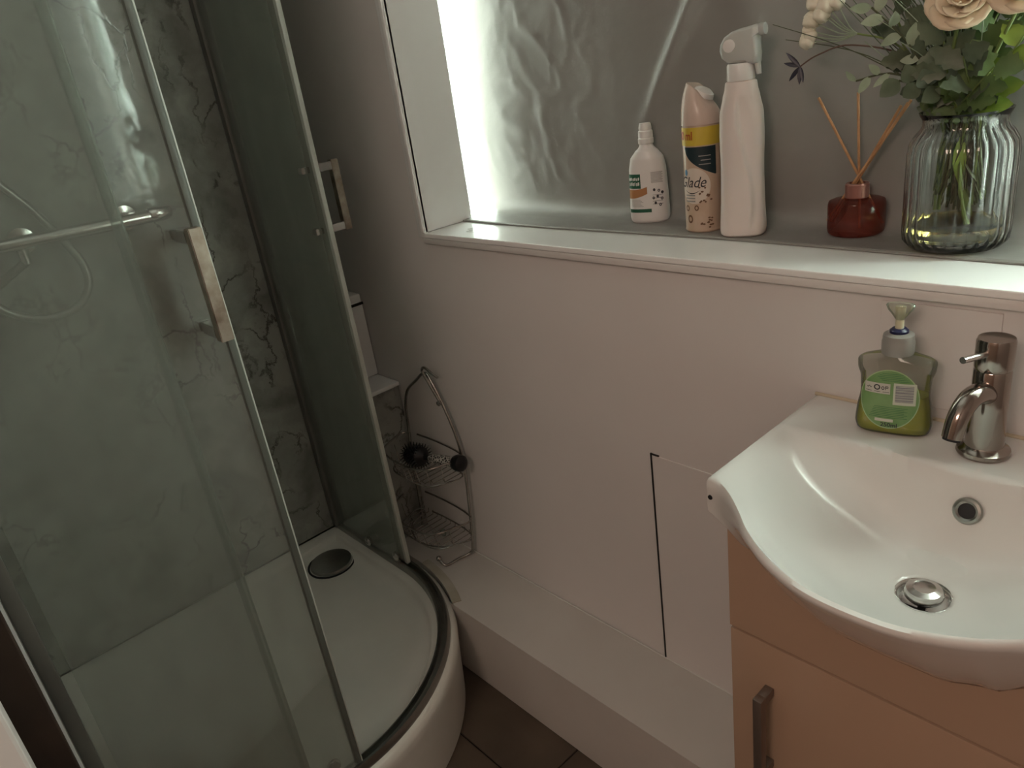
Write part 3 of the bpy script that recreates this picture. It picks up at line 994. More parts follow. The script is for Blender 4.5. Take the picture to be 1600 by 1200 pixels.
def text_on(body, s, size, cx, cz, mode='x', off=0.0009, scale_u=1.0, shear=0.0, bm=None, bold=0.0):
    cu = bpy.data.curves.new('lettering', 'FONT'); cu.body = s; cu.size = size
    cu.align_x = 'CENTER'; cu.align_y = 'CENTER'; cu.shear = shear; cu.offset = bold
    to = bpy.data.objects.new('lettering_tmp', cu); col.objects.link(to)
    dg = bpy.context.evaluated_depsgraph_get()
    me = bpy.data.meshes.new_from_object(to.evaluated_get(dg))
    bm = bm or bmesh.new(); b2 = bmesh.new(); b2.from_mesh(me)
    bmesh.ops.subdivide_edges(b2, edges=b2.edges, cuts=1)
    f = (body.pt if mode == 'a' else body.ptx)
    mp = {}
    for v in b2.verts:
        mp[v.index] = None
    b2.verts.ensure_lookup_table()
    vs_ = [bm.verts.new(f(cx + v.co.x * scale_u, cz + v.co.y, off)) for v in b2.verts]
    b2.verts.index_update()
    for fc in b2.faces:
        try: bm.faces.new([vs_[v.index] for v in fc.verts])
        except ValueError: pass
    b2.free(); bpy.data.meshes.remove(me)
    bpy.data.objects.remove(to); bpy.data.curves.remove(cu)
    return bm


def flat(name, c, r=0.45, **k): return mat(name, c, r, var=0.04, vscale=30, **k)


INK = flat('black_print', (0.03, 0.03, 0.035))
GREEN_D = flat('dark_green_print', (0.015, 0.10, 0.055))
ORANGE = flat('orange_print', (0.42, 0.20, 0.08))
GREYP = flat('grey_print', (0.30, 0.30, 0.29))
WHITEP = flat('white_print', (0.72, 0.71, 0.68))
ZS = SILL + 0.0052

# small white squeeze bottle
DB = thing('squeeze_bottle', 'small white plastic bottle with green and orange label, leftmost on the sill', 'bottle', (-0.937, 0.182, ZS))
white_pl = mat('white_bottle_plastic', (0.74, 0.72, 0.70), 0.3, var=0.03, sss=0.1)
b = Body((-0.937, 0.182, 0), [(ZS, 0.040, 0.022, 2.6), (ZS + 0.004, 0.0445, 0.026, 2.6), (ZS + 0.012, 0.046, 0.027, 2.6), (ZS + 0.105, 0.0425, 0.0255, 2.6),
                              (ZS + 0.125, 0.0385, 0.024, 2.4), (ZS + 0.140, 0.026, 0.020, 2.2), (ZS + 0.148, 0.0165, 0.016, 2.0), (ZS + 0.153, 0.0145, 0.0145, 2)], rz=radians(24))
obj('bottle', b.mesh(36), white_pl, parent=DB)
zc = ZS + 0.153
obj('cap', Lt([(0.0165, zc), (0.0175, zc + 0.002), (0.0175, zc + 0.010), (0.0160, zc + 0.012), (0.0165, zc + 0.014), (0.0160, zc + 0.024), (0.0140, zc + 0.026), (0.0145, zc + 0.030), (0.0125, zc + 0.039), (0.0, zc + 0.040)],
              (-0.937, 0.182, 0), n=32), white_pl, parent=DB, autos=25)
bm = rect(b, -0.042, -0.012, ZS + 0.070, ZS + 0.098)
lb = obj('green_label', bm, GREEN_D, parent=DB)
tb = bmesh.new()
for row_, (z_, hgt) in enumerate(((0.0855, 0.006), (0.0755, 0.007))):
    for k in range(6):      # pale marks standing for the two rows of unreadable lettering
        xa = -0.0385 + k * 0.0042
        rect(b, xa, xa + (0.0030, 0.0022, 0.0034)[(k + row_) % 3], ZS + z_ + 0.0006 * (k % 2), ZS + z_ + hgt - 0.001 * ((k + 1) % 2), off=0.0012, bm=tb, nu=2, nv=1, slant=0.0012)
obj('lettering', tb, WHITEP, parent=lb)
obj('orange_swoosh', patch(b, lambda u, v: (-0.042 + 0.044 * u, ZS + 0.050 + 0.018 * v * (1 - 0.25 * u) + 0.009 * u * u), 12, 4, 'x'), ORANGE, parent=DB)
obj('green_band', rect(b, -0.042, 0.010, ZS + 0.022, ZS + 0.029), GREEN_D, parent=DB)
bm = bmesh.new()
for k in range(6):
    rect(b, -0.036, -0.008 - 0.003 * (k % 3), ZS + 0.034 + k * 0.0026, ZS + 0.0348 + k * 0.0026, bm=bm, nu=8, nv=1)
for k in range(9):
    rect(b, 0.012, 0.037 - 0.002 * (k % 2), ZS + 0.080 + k * 0.0024, ZS + 0.0811 + k * 0.0024, bm=bm, nu=8, nv=1)
obj('small_print', bm, GREYP, parent=DB)
bm = bmesh.new()
for k, (u, v) in enumerate(((0.018, 0.066), (0.028, 0.064), (0.035, 0.060), (0.016, 0.050), (0.025, 0.053), (0.034, 0.048), (0.020, 0.040), (0.030, 0.036))):
    disc(b, u, ZS + v, 0.0028, 0.0030, bm=bm, n=10, m=2, r0=0.4 if k % 2 else 0.0)
for k in range(4):
    rect(b, 0.014, 0.036, ZS + 0.0555 + k * 0.001 - k * 0.007, ZS + 0.0562 + k * 0.001 - k * 0.007, bm=bm, nu=8, nv=1)
obj('hazard_symbols', bm, INK, parent=DB)

DB.scale = (0.84, 0.84, 0.965); DB.location.x += 0.010 * S; DB.location.y += 0.008 * S

# air freshener can
CNx, CNy = -0.782, 0.160
CN = thing('air_freshener_can', 'beige aerosol air freshener can with yellow band and floral print', 'spray can', (CNx, CNy, ZS))
beige = mat('printed_beige_can', (0.56, 0.43, 0.33), 0.28, c2=(0.50, 0.36, 0.26), vscale=20, coat=0.3)
r = 0.0335
b = Body((CNx, CNy, 0), [(ZS, r - 0.001, r - 0.001, 2), (ZS + 0.003, r + 0.0008, r + 0.0008, 2), (ZS + 0.006, r, r, 2), (ZS + 0.178, r, r, 2), (ZS + 0.183, r - 0.001, r - 0.001, 2)], rz=radians(14), n=56, interp=False)
obj('can', b.mesh(30), beige, parent=CN)
capm = mat('peach_cap_plastic', (0.62, 0.50, 0.43), 0.3, var=0.03, sss=0.1)
# cap with a beak and scooped, white actuator
bm = bmesh.new(); rows = []
nn = 40
for k in range(15):
    t = k / 14
    row = []
    for i in range(nn):
        a = 2 * pi * i / nn
        x = sin(a); y = -cos(a)
        rr = (r + 0.001) * (1 - 0.34 * t ** 2.4)
        top = 0.062 + 0.006 * max(0, -x) - 0.030 * smst(-0.5, 1.0, x) ** 1.1     # beak to the left, cut falling right
        p = Vector((x * rr, y * rr, ZS + 0.183 + t * top)); p.rotate(Matrix.Rotation(b.rz, 3, 'Z'))
        row.append(bm.verts.new(Vector((CNx, CNy, 0)) + p))
    rows.append(row)
for a, c_ in zip(rows, rows[1:]):
    for i in range(nn):
        j = (i + 1) % nn; bm.faces.new((a[i], a[j], c_[j], c_[i]))
bm.faces.new(rows[-1]); bm.faces.new(rows[0][::-1])
cp = obj('cap', bm, capm, parent=CN, autos=35)
nrm = Vector((0.55, 0, 1)); nrm.rotate(Matrix.Rotation(b.rz, 3, 'Z'))
off = Vector((0.006, 0, ZS + 0.183 + 0.0475)); o2 = Vector((off.x, off.y, 0)); o2.rotate(Matrix.Rotation(b.rz, 3, 'Z'))
obj('actuator', Lt([(0.0, 0.009), (0.010, 0.008), (0.017, 0.004), (0.019, -0.004)], (CNx + o2.x, CNy + o2.y, off.z + 0.001), n=28, ax=axis_to(nrm), cap=False), WHITEP, parent=cp)
yellow = flat('yellow_band_print', (0.58, 0.43, 0.05))
yb = obj('yellow_band', b.mesh(2, ZS + 0.150, ZS + 0.180, 0.0006, bottom=False, topcap=False), yellow, parent=CN)
obj('band_lettering', text_on(b, '300 ml', 0.019, -0.75, ZS + 0.166, mode='a', off=0.0012, scale_u=1 / r * 0.8, bold=0.0006), flat('red_print', (0.38, 0.08, 0.02)), parent=yb)
navy = flat('dark_teal_print', (0.012, 0.028, 0.035))
obj('dark_swoosh', patch(b, lambda u, v: (1.05 - (1.75 - 0.0) * (1 - u) * (1 - (1 - v) ** 2.0 * 0.95), ZS + 0.100 + 0.048 * v), 22, 14, 'a'), navy, parent=CN)
bm = bmesh.new()
for k in range(3): rect(b, 0.15 + 0.1 * (k % 2), 0.75, ZS + 0.132 - k * 0.007, ZS + 0.1335 - k * 0.007, 'a', 0.0012, bm, 10, 1)
obj('pale_lines', bm, GREYP, parent=CN)
cl = obj('pale_circle', disc(b, -0.15, ZS + 0.082, 0.86, 0.031, 'a', 0.0006, n=48, m=10), flat('cream_print', (0.66, 0.58, 0.50)), parent=CN)
bm = text_on(b, 'Glade', 0.026, -0.33, ZS + 0.088, 'a', 0.0013, 1 / r * 0.85, shear=0.35)
patch(b, lambda u, v: (-0.75 + 0.95 * u, ZS + 0.0755 - 0.007 * sin(pi * u) + 0.0016 * v * sin(pi * u)), 18, 1, 'a', 0.0013, bm)
obj('script_lettering', bm, INK, parent=cl)
bm = bmesh.new()
for k in range(3): rect(b, -0.70, -0.10, ZS + 0.065 - k * 0.0052, ZS + 0.0672 - k * 0.0052, 'a', 0.0012, bm, 8, 1)
obj('product_lines', bm, GREYP, parent=cl)
obj('flame_mark', disc(b, -0.62, ZS + 0.105, 0.11, 0.0055, 'a', 0.0012, n=16, m=3), flat('blue_print', (0.08, 0.22, 0.38)), parent=cl)
bm = bmesh.new()
for (u, z, q, w) in ((-0.62, 0.043, 0.14, 0.0055), (-0.05, 0.044, 0.12, 0.005), (-0.45, 0.024, 0.17, 0.0075)):
    disc(b, u, ZS + z, q, w, 'a', 0.0009, bm, 18, 2, r0=0.55)
for k in range(26):
    u = 0.1 + random.random() * 0.75; z = (0.052 + random.random() * 0.032) if k < 14 else (0.008 + random.random() * 0.018)
    disc(b, u, ZS + z, 0.05 + 0.03 * random.random(), 0.0016, 'a', 0.0009, bm, 8, 1, r0=0.0)
obj('flower_print', bm, flat('brown_print', (0.16, 0.09, 0.05)), parent=CN)

# tall white trigger spray bottle
PX, PY = -0.692, 0.140
SP = thing('trigger_spray_bottle', 'tall plain white trigger spray bottle beside the air freshener can', 'spray bottle', (PX, PY, ZS))
cream = mat('milky_bottle_plastic', (0.72, 0.65, 0.61), 0.34, var=0.03, vscale=12, sss=0.15)
ROT = radians(20)
b = Body((PX, PY, 0), [(ZS, 0.033, 0.024, 2.8), (ZS + 0.004, 0.0365, 0.027, 2.8), (ZS + 0.012, 0.0375, 0.028, 2.8), (ZS + 0.060, 0.0355, 0.0265, 2.6), (ZS + 0.120, 0.0345, 0.025, 2.5), (ZS + 0.170, 0.0355, 0.0255, 2.5),
                       (ZS + 0.205, 0.0345, 0.0250, 2.4), (ZS + 0.235, 0.0290, 0.0225, 2.2), (ZS + 0.250, 0.0255, 0.020, 2.2), (ZS + 0.257, 0.0245, 0.0195, 2.1), (ZS + 0.259, 0.0225, 0.0185, 2.0)], rz=ROT, n=56)
bm = b.mesh(60)
# sculpted S-shaped flank on the right half
for v in bm.verts:
    p = v.co - b.c; p.rotate(Matrix.Rotation(-ROT, 3, 'Z'))
    h = (v.co.z - ZS) / 0.26
    if p.y < 0.004:
        line = 0.006 + 0.012 * sin(h * 5.2 + 0.4)
        k = smst(line, line + 0.006, p.x) * smst(0.02, 0.15, h) * smst(0.95, 0.8, h)
        q = Vector((-p.x * 0.05, -p.y * 0.34, 0)) * k
        q.rotate(Matrix.Rotation(ROT, 3, 'Z')); v.co += q
obj('bottle', bm, cream, parent=SP, autos=60)
obj('collar', Lt([(0.0205, ZS + 0.259), (0.0215, ZS + 0.261), (0.0210, ZS + 0.283), (0.0195, ZS + 0.286)], (PX, PY, 0), n=36, ribs=36, ribd=0.05), white_pl, parent=SP, autos=60)
clearp = mat('milky_clear_plastic', (0.70, 0.72, 0.69), 0.22, var=0.05, trans=0.35, sss=0.2)
hd = bmesh.new()
# head outline in the x-z plane (nozzle to the right), thickened
ol = [(x * 0.84, 0.284 + (z - 0.284) * 0.82) for x, z in [(-0.020, 0.286), (-0.034, 0.298), (-0.038, 0.312), (-0.036, 0.325), (-0.028, 0.338), (-0.014, 0.346), (0.004, 0.350), (0.020, 0.352), (0.034, 0.354), (0.040, 0.350), (0.041, 0.338), (0.036, 0.334),
      (0.036, 0.320), (0.038, 0.300), (0.037, 0.284), (0.028, 0.282), (0.018, 0.284), (0.017, 0.286)]]
for (w0, w1, sh_) in ((-0.0125, 0.0125, 1.0),):
    A_ = []; Bq = []; Cq = []; Dq = []
    cxm = sum(p[0] for p in ol) / len(ol); czm = sum(p[1] for p in ol) / len(ol)
    def ring(y, s_):
        out = []
        for x, z in ol:
            p = Vector((cxm + (x - cxm) * s_, y, ZS + czm + (z - czm) * s_)); q = Vector((p.x, p.y, 0)); q.rotate(Matrix.Rotation(radians(6), 3, 'Z'))
            out.append(hd.verts.new((PX + q.x, PY + q.y, p.z)))
        return out
    rs = [ring(-0.0135, 0.80), ring(-0.011, 0.95), ring(-0.005, 1.0), ring(0.005, 1.0), ring(0.011, 0.95), ring(0.0135, 0.80)]
    for a, c_ in zip(rs, rs[1:]):
        for i in range(len(ol)):
            j = (i + 1) % len(ol); hd.faces.new((a[i], a[j], c_[j], c_[i]))
    
f1 = hd.faces.new(rs[0][::-1]); f2 = hd.faces.new(rs[-1]); bmesh.ops.triangulate(hd, faces=[f1, f2])
hdo = obj('spray_head', hd, clearp, parent=SP, autos=50)
obj('nozzle', Lt([(0.0085, 0), (0.0095, 0.002), (0.0090, 0.010), (0.004, 0.011), (0.0, 0.010)], (PX + 0.031, PY + 0.003, ZS + 0.3325), n=18, ax=axis_to((1, 0.1, 0.05))), clearp, parent=hdo)
obj('pivot_cap', Lt([(0.010, 0), (0.010, 0.003), (0.006, 0.004), (0.0, 0.0042)], (PX - 0.011, PY - 0.0135, ZS + 0.314), n=20, ax=axis_to((0.1, -1, 0))), white_pl, parent=hdo)
obj('trigger', T(smooth_path([(PX + 0.024, PY + 0.003, ZS + 0.300), (PX + 0.028, PY + 0.003, ZS + 0.280), (PX + 0.030, PY + 0.003, ZS + 0.266)], 4), 0.006, n=10, r2=0.004), clearp, parent=hdo)

SP.scale = (1, 1, 0.955)

# reed diffuser
FX, FY = -0.523, 0.192
DF = thing('reed_diffuser', 'small dark red glass reed diffuser with wooden sticks on the sill', 'diffuser', (FX, FY, ZS))
redg = pane_mat('dark_red_glass', (0.62, 0.26, 0.22), 0.22, 0.8, hz_col=(0.42, 0.11, 0.08), streak=False)
obj('jar', Lt([(0.038, ZS), (0.0415, ZS + 0.003), (0.0425, ZS + 0.010), (0.0425, ZS + 0.046), (0.041, ZS + 0.051), (0.036, ZS + 0.053), (0.0175, ZS + 0.054), (0.0165, ZS + 0.056), (0.0165, ZS + 0.060)], (FX, FY, 0), n=48), redg, parent=DF, autos=25)
copper = mat('rose_collar', (0.36, 0.17, 0.14), 0.28, 0.4, var=0.1)
obj('collar', Lt([(0.0172, ZS + 0.056), (0.0178, ZS + 0.057), (0.0178, ZS + 0.076), (0.0165, ZS + 0.078), (0.012, ZS + 0.078), (0.012, ZS + 0.060)], (FX, FY, 0), n=36, cap=False), copper, parent=DF, autos=25)
reedm = mat('rattan_reed', (0.50, 0.27, 0.13), 0.6, c2=(0.36, 0.18, 0.08), vscale=60)
for (bx_, by_, tx, ty, tz) in ((0.008, 0.004, -0.064, -0.004, 0.208), (0.0, 0.006, -0.010, 0.012, 0.210), (-0.008, -0.004, 0.074, -0.006, 0.196), (-0.006, 0.003, 0.056, 0.006, 0.188), (-0.005, -0.001, 0.067, 0.002, 0.192)):
    # pass through the neck
    t0 = Vector((FX + bx_ * 0.9, FY + by_, ZS + 0.074)); t1 = Vector((FX + tx, FY + ty, ZS + tz))
    t2 = t0 - (t1 - t0).normalized() * 0.068
    obj('reed', T([t2, t0, t1], 0.0021, n=8), reedm, parent=DF)

# ------------------------------------------------------------------ hand soap
HX, HY = -0.353, -0.056
HS = thing('hand_soap_dispenser', 'clear pump bottle of green hand soap on the back of the basin', 'soap dispenser', (HX, HY, BZ))
Z = BZ + 0.0006
RZ = radians(13)
secs = [(Z, 0.044, 0.018, 3), (Z + 0.004, 0.0485, 0.0225, 3), (Z + 0.014, 0.0510, 0.0245, 3), (Z + 0.035, 0.0495, 0.0240, 2.8), (Z + 0.062, 0.0455, 0.0225, 2.6), (Z + 0.085, 0.0465, 0.0220, 2.6),
        (Z + 0.100, 0.0505, 0.0215, 2.8), (Z + 0.110, 0.0510, 0.0205, 2.8), (Z + 0.116, 0.044, 0.0185, 2.5), (Z + 0.121, 0.026, 0.0165, 2.2), (Z + 0.124, 0.0165, 0.0155, 2), (Z + 0.128, 0.0155, 0.0155, 2)]
b = Body((HX, HY, 0), secs, rz=RZ, n=56)


def liq_mat(name, c, dens, rough=0.05):
    m, n, l, p = nt(name)
    p.inputs['Base Color'].default_value = (*c, 1); p.inputs['Roughness'].default_value = rough
    p.inputs['Transmission Weight'].default_value = dens; p.inputs['IOR'].default_value = 1.36
    return m


clear_b = pane_mat('clear_bottle_plastic', (0.86, 0.86, 0.82), 0.13, 0.9, hz_col=(0.42, 0.40, 0.36), rough=0.06, streak=False)
obj('bottle', b.mesh(40), clear_b, parent=HS)
liq = liq_mat('green_soap_liquid', (0.42, 0.46, 0.04), 0.12)
bl = Body((HX, HY, 0), [(z + (0.0015 if i == 0 else 0), a - 0.0022, c_ - 0.0022, n_) for i, (z, a, c_, n_) in enumerate(secs)], rz=RZ, n=56)
obj('soap_liquid', bl.mesh(30, Z + 0.002, Z + 0.060), liq, parent=HS)
labg = mat('green_label_print', (0.12, 0.25, 0.075), 0.4, c2=(0.18, 0.30, 0.12), vscale=26)
cxl = -0.004
lab = obj('back_label', disc(b, cxl, Z + 0.058, 0.0375, 0.0450, off=0.0008, n=48, m=12), labg, parent=HS)
obj('label_rim', disc(b, cxl, Z + 0.058, 0.0380, 0.0455, off=0.0010, n=48, m=1, r0=0.965), flat('pale_green_rim', (0.34, 0.46, 0.24)), parent=lab)
bm = rect(b, -0.036, -0.003, Z + 0.066, Z + 0.082, off=0.0013)
wp = obj('symbol_panel', bm, flat('pale_panel', (0.50, 0.48, 0.42)), parent=lab)
bm = rect(b, 0.001, 0.029, Z + 0.051, Z + 0.084, off=0.0013)
bp = obj('barcode_panel', bm, flat('pale_panel_b', (0.52, 0.54, 0.44)), parent=lab)
bm = bmesh.new(); zz = Z + 0.0555; k = 0
while zz < Z + 0.0805:
    w = (0.0009, 0.0015, 0.0007, 0.0018)[k % 4]
    rect(b, 0.0035, 0.0255, zz, zz + w, off=0.0017, bm=bm, nu=8, nv=1); zz += w + (0.0008, 0.0006, 0.001)[k % 3]; k += 1
obj('barcode', bm, flat('grey_violet_print', (0.20, 0.19, 0.22)), parent=lab)
bm = bmesh.new()
disc(b, -0.0195, Z + 0.0755, 0.0042, 0.0044, off=0.0017, bm=bm, n=20, m=2, r0=0.6)
for q_ in range(3):
    rect(b, -0.0325 + 0.002 * q_, -0.0305 + 0.002 * q_, Z + 0.0735 + 0.0015 * (q_ % 2), Z + 0.0748 + 0.0015 * (q_ % 2), off=0.0017, bm=bm, nu=2, nv=1)
disc(b, -0.0120, Z + 0.0750, 0.0020, 0.0028, off=0.0017, bm=bm, n=14, m=1, r0=0.55); disc(b, -0.0070, Z + 0.0765, 0.0018, 0.0020, off=0.0017, bm=bm, n=14, m=1, r0=0.5)
rect(b, -0.0090, -0.0083, Z + 0.0725, Z + 0.0785, off=0.0017, bm=bm, nu=1, nv=2)
for k in range(3):
    rect(b, -0.034 + 0.011 * k, -0.026 + 0.011 * k, Z + 0.0685, Z + 0.0692, off=0.0017, bm=bm, nu=4, nv=1)
obj('symbols', bm, INK, parent=lab)
dgr = flat('deep_green_print', (0.06, 0.17, 0.06))
bm = bmesh.new()
for k in range(5): rect(b, -0.020 + 0.003 * abs(k - 2), 0.020 - 0.002 * k, Z + 0.0865 + k * 0.0026, Z + 0.0873 + k * 0.0026, off=0.0013, bm=bm, nu=10, nv=1)
for k in range(7): rect(b, -0.028 + 0.001 * k, 0.020 - 0.004 * (k % 2), Z + 0.030 + k * 0.0026, Z + 0.0308 + k * 0.0026, off=0.0013, bm=bm, nu=10, nv=1)
obj('small_print', bm, dgr, parent=lab)
obj('white_tab', rect(b, -0.020, 0.003, Z + 0.0235, Z + 0.0280, off=0.0016), flat('pale_tab', (0.52, 0.50, 0.42)), parent=lab)
obj('volume_lettering', text_on(b, '250ml', 0.0085, -0.002, Z + 0.0185, off=0.0016, bold=0.0002), INK, parent=lab)
frost = mat('frosted_clear_collar', (0.50, 0.49, 0.46), 0.35, trans=0.5, var=0.06)
zc = Z + 0.128
obj('collar', Lt([(0.0205, zc - 0.006), (0.0212, zc - 0.004), (0.0212, zc + 0.012), (0.0200, zc + 0.015), (0.0205, zc + 0.017), (0.0195, zc + 0.022), (0.0150, zc + 0.0245), (0.0, zc + 0.025)], (HX, HY, 0), n=40, ribs=40, ribd=0.03), frost, parent=HS, autos=40)
pump = thing and obj('blue_seal', Lt([(0.0125, zc + 0.024), (0.0125, zc + 0.028), (0.009, zc + 0.031), (0.005, zc + 0.031)], (HX, HY, 0), n=28), flat('navy_plastic', (0.012, 0.014, 0.06), 0.3), parent=HS)
creamp = mat('cream_pump_plastic', (0.66, 0.62, 0.44), 0.35, var=0.04, sss=0.15)
obj('pump_stem', Lt([(0.0058, zc + 0.028), (0.0055, zc + 0.046), (0.0065, zc + 0.050), (0.0068, zc + 0.0625), (0.0, zc + 0.063)], (HX, HY, 0), n=20), creamp, parent=HS)
# flared clear press head with spout toward the room
hb = bmesh.new()
R2 = Matrix.Rotation(radians(10), 3, 'Z')
secs2 = [(zc + 0.044, 0.006, 0.006), (zc + 0.050, 0.010, 0.008), (zc + 0.058, 0.0165, 0.010), (zc + 0.064, 0.0190, 0.011), (zc + 0.066, 0.0175, 0.010), (zc + 0.0665, 0.0, 0.0)]
rr_ = []
for z, a, c_ in secs2:
    row = []
    for i in range(24):
        t = 2 * pi * i / 24; p = Vector((a * cos(t), c_ * sin(t), z)); p = R2 @ p
        row.append(hb.verts.new(Vector((HX, HY, 0)) + p))
    rr_.append(row)
for a, c_ in zip(rr_, rr_[1:]):
    for i in range(24):
        j = (i + 1) % 24; hb.faces.new((a[i], a[j], c_[j], c_[i]))
bmesh.ops.remove_doubles(hb, verts=hb.verts, dist=1e-6)
ph = obj('press_head', hb, pane_mat('clear_pump_plastic', (0.85, 0.85, 0.80), 0.14, 1.4, hz_col=(0.62, 0.60, 0.52), rough=0.05, streak=False), parent=HS)
HS.scale = (0.91, 0.91, 0.915)

# ------------------------------------------------------------------ vase and flowers
VX, VY = -0.366, 0.152
VS = thing('glass_vase', 'ribbed clear glass vase with yellowish water, rightmost on the sill', 'vase', (VX, VY, ZS))
vg = mat('clear_glass', (0.95, 0.97, 0.95), 0.02, trans=1.0, ior=1.45)
h = 0.190
outp = [(0.050, 0.0), (0.062, 0.003), (0.0695, 0.012), (0.0710, 0.025), (0.0710, 0.135), (0.0690, 0.148), (0.0620, 0.160), (0.0560, 0.167), (0.0535, 0.173), (0.0545, 0.181), (0.0580, 0.187), (0.0590, 0.190)]
inp = [(0.0565, 0.190), (0.0520, 0.181), (0.0508, 0.173), (0.0535, 0.166), (0.0595, 0.158), (0.0662, 0.147), (0.0680, 0.134), (0.0680, 0.026), (0.0655, 0.015), (0.052, 0.009), (0.0, 0.008)]
bm = lathe(bmesh.new(), [(0.0, ZS)] + [(a, ZS + z) for a, z in outp] + [(a, ZS + z) for a, z in inp], (VX, VY, 0), n=192, ribs=28, ribd=0.035, cap=False, ribz=(ZS + 0.004, ZS + 0.169))
obj('vessel', bm, vg, parent=VS, autos=70)
water = mat('yellowish_water', (0.72, 0.60, 0.20), 0.02, trans=1.0, ior=1.33)
bm = Lt([(0.0, ZS + 0.0085), (0.050, ZS + 0.0095), (0.0635, ZS + 0.0155), (0.0655, ZS + 0.027), (0.0655, ZS + 0.034), (0.0, ZS + 0.034)], (VX, VY, 0), n=64)
obj('water', bm, water, parent=VS, autos=40)
VS.scale = (0.94, 0.94, 0.965)

leafA = mat('grey_green_leaf', (0.125, 0.155, 0.10), 0.45, c2=(0.065, 0.09, 0.05), vscale=30)
leafB = mat('mid_green_leaf', (0.10, 0.155, 0.05), 0.45, c2=(0.07, 0.12, 0.035), vscale=40)
leafC = mat('pale_silver_leaf', (0.33, 0.39, 0.29), 0.5, c2=(0.24, 0.30, 0.20), vscale=30)
leafD = mat('bright_green_leaf', (0.22, 0.31, 0.05), 0.45, c2=(0.14, 0.22, 0.03), vscale=30)
stemM = mat('dark_stem', (0.06, 0.075, 0.03), 0.6, var=0.3)
stemG = mat('green_stem', (0.16, 0.22, 0.06), 0.5, var=0.3)
petC = mat('cream_petal', (0.74, 0.63, 0.47), 0.6, c2=(0.60, 0.46, 0.31), vscale=18, sss=0.1)
petW = mat('white_blossom', (0.80, 0.76, 0.64), 0.7, c2=(0.66, 0.62, 0.48), vscale=60)
navyf = mat('navy_petal', (0.010, 0.014, 0.030), 0.4, var=0.2)


def leaf_bm(bm, base, tip, width, nrm, lobes=0, curl=0.15, seg=8):
    """one leaf blade, folded along its midrib"""
    base = Vector(base); tip = Vector(tip); d = tip - base; L = d.length; dn = d.normalized()
    nr = Vector(nrm); nr = (nr - dn * nr.dot(dn)).normalized(); s = dn.cross(nr)
    pr = None
    for i in range(seg + 1):
        t = i / seg
        w = width * (sin(pi * min(1, t * 0.97 + 0.02)) ** 0.75) * (1.15 - 0.35 * t)
        if lobes: w *= 0.72 + 0.34 * abs(sin(pi * t * lobes))
        c = base + d * t - nr * L * curl * t * t
        cur = (bm.verts.new(c + s * w + nr * w * 0.25), bm.verts.new(c), bm.verts.new(c - s * w + nr * w * 0.25))
        if pr:
            bm.faces.new((pr[0], pr[1], cur[1], cur[0])); bm.faces.new((pr[1], pr[2], cur[2], cur[1]))
        pr = cur
    return bm


NECK = Vector((VX, VY, ZS + 0.178))


def stem_path(top, low=None, bow=0.02, neck=None):
    top = Vector(top); nk = Vector(neck) if neck else NECK + Vector((random.uniform(-0.025, 0.02), random.uniform(-0.02, 0.02), 0))
    lw = Vector(low) if low else Vector((VX + random.uniform(-0.03, 0.03), VY + random.uniform(-0.02, 0.02), ZS + random.uniform(0.05, 0.09)))
    mid = nk.lerp(top, 0.5) + Vector((0, -0.01, bow))
    return smooth_path([lw, lw.lerp(nk, 0.6), nk, mid, top], 5)


FG = 'artificial flower stems in the glass vase'


def sprig(name, label, cat, top, leaves, lm, sm=None, low=None, sr=0.0013, bow=0.02, neck=None):
    p = stem_path(top, low, bow, neck)
    o = thing(name, label, cat, p[0], FG)
    obj('stem', T(p, sr, n=6, r2=sr * 0.7), sm or stemM, parent=o)
    for (b0, t0, w, nr, lob) in leaves:
        obj('leaf', leaf_bm(bmesh.new(), b0, t0, w, nr, lob), lm, parent=o)
    return o, p


CAMD = Vector((0.36, -1.12, 0.15)).normalized()     # roughly toward the room


def rnd(k): return Vector((random.uniform(-k, k), random.uniform(-k, k), random.uniform(-k, k)))


# two big cream roses (cut by the top of the picture)
def rose(c, R, label):
    c = Vector(c)
    p = stem_path(c - Vector((0, 0, R * 0.7)), bow=0.0)
    o = thing('cream_rose', label, 'flower', p[0], FG)
    obj('stem', T(p, 0.0022, n=8), stemG, parent=o)
    up = Vector((0.25, -0.75, 0.55)).normalized()
    A = axis_to(up)
    for layer, (n, rr, op, hh) in enumerate(((6, 1.0, 1.15, 0.45), (6, 0.80, 0.9, 0.62), (5, 0.58, 0.6, 0.75), (4, 0.36, 0.32, 0.85))):
        for k in range(n):
            a = 2 * pi * (k + 0.5 * (layer % 2)) / n
            bm = bmesh.new(); rows = []
            for i in range(7):
                t = i / 6
                row = []
                for j in range(9):
                    s = (j / 8 - 0.5) * 2
                    ang = a + s * (1.05 if layer < 3 else 1.1) * (0.35 + 0.65 * t ** 0.5)
                    edge = 1 - 0.22 * s * s * t
                    rad = R * rr * (0.12 + 0.88 * t ** 0.8) * (0.55 + 0.45 * op) * edge
                    z = R * (hh * t ** 0.7 * (1 - 0.30 * op * t) - 0.35 - 0.12 * op * t * t * (1 if layer == 0 else 0.3)) + 0.03 * R * sin(3 * s + k)
                    row.append(bm.verts.new(c + A @ Vector((rad * cos(ang), rad * sin(ang), z))))
                rows.append(row)
            for x, y in zip(rows, rows[1:]):
                for j in range(8): bm.faces.new((x[j], x[j + 1], y[j + 1], y[j]))
            pe = obj('petal', bm, petC, parent=o, autos=80)
            md = pe.modifiers.new('t', 'SOLIDIFY'); md.thickness = 0.0012
    bm = Lt([(0.0, -0.42 * R), (0.25 * R, -0.40 * R), (0.30 * R, -0.25 * R), (0.2 * R, 0.1 * R), (0.0, 0.2 * R)], c, n=16, ax=A)
    obj('heart', bm, petC, parent=o)
    return o


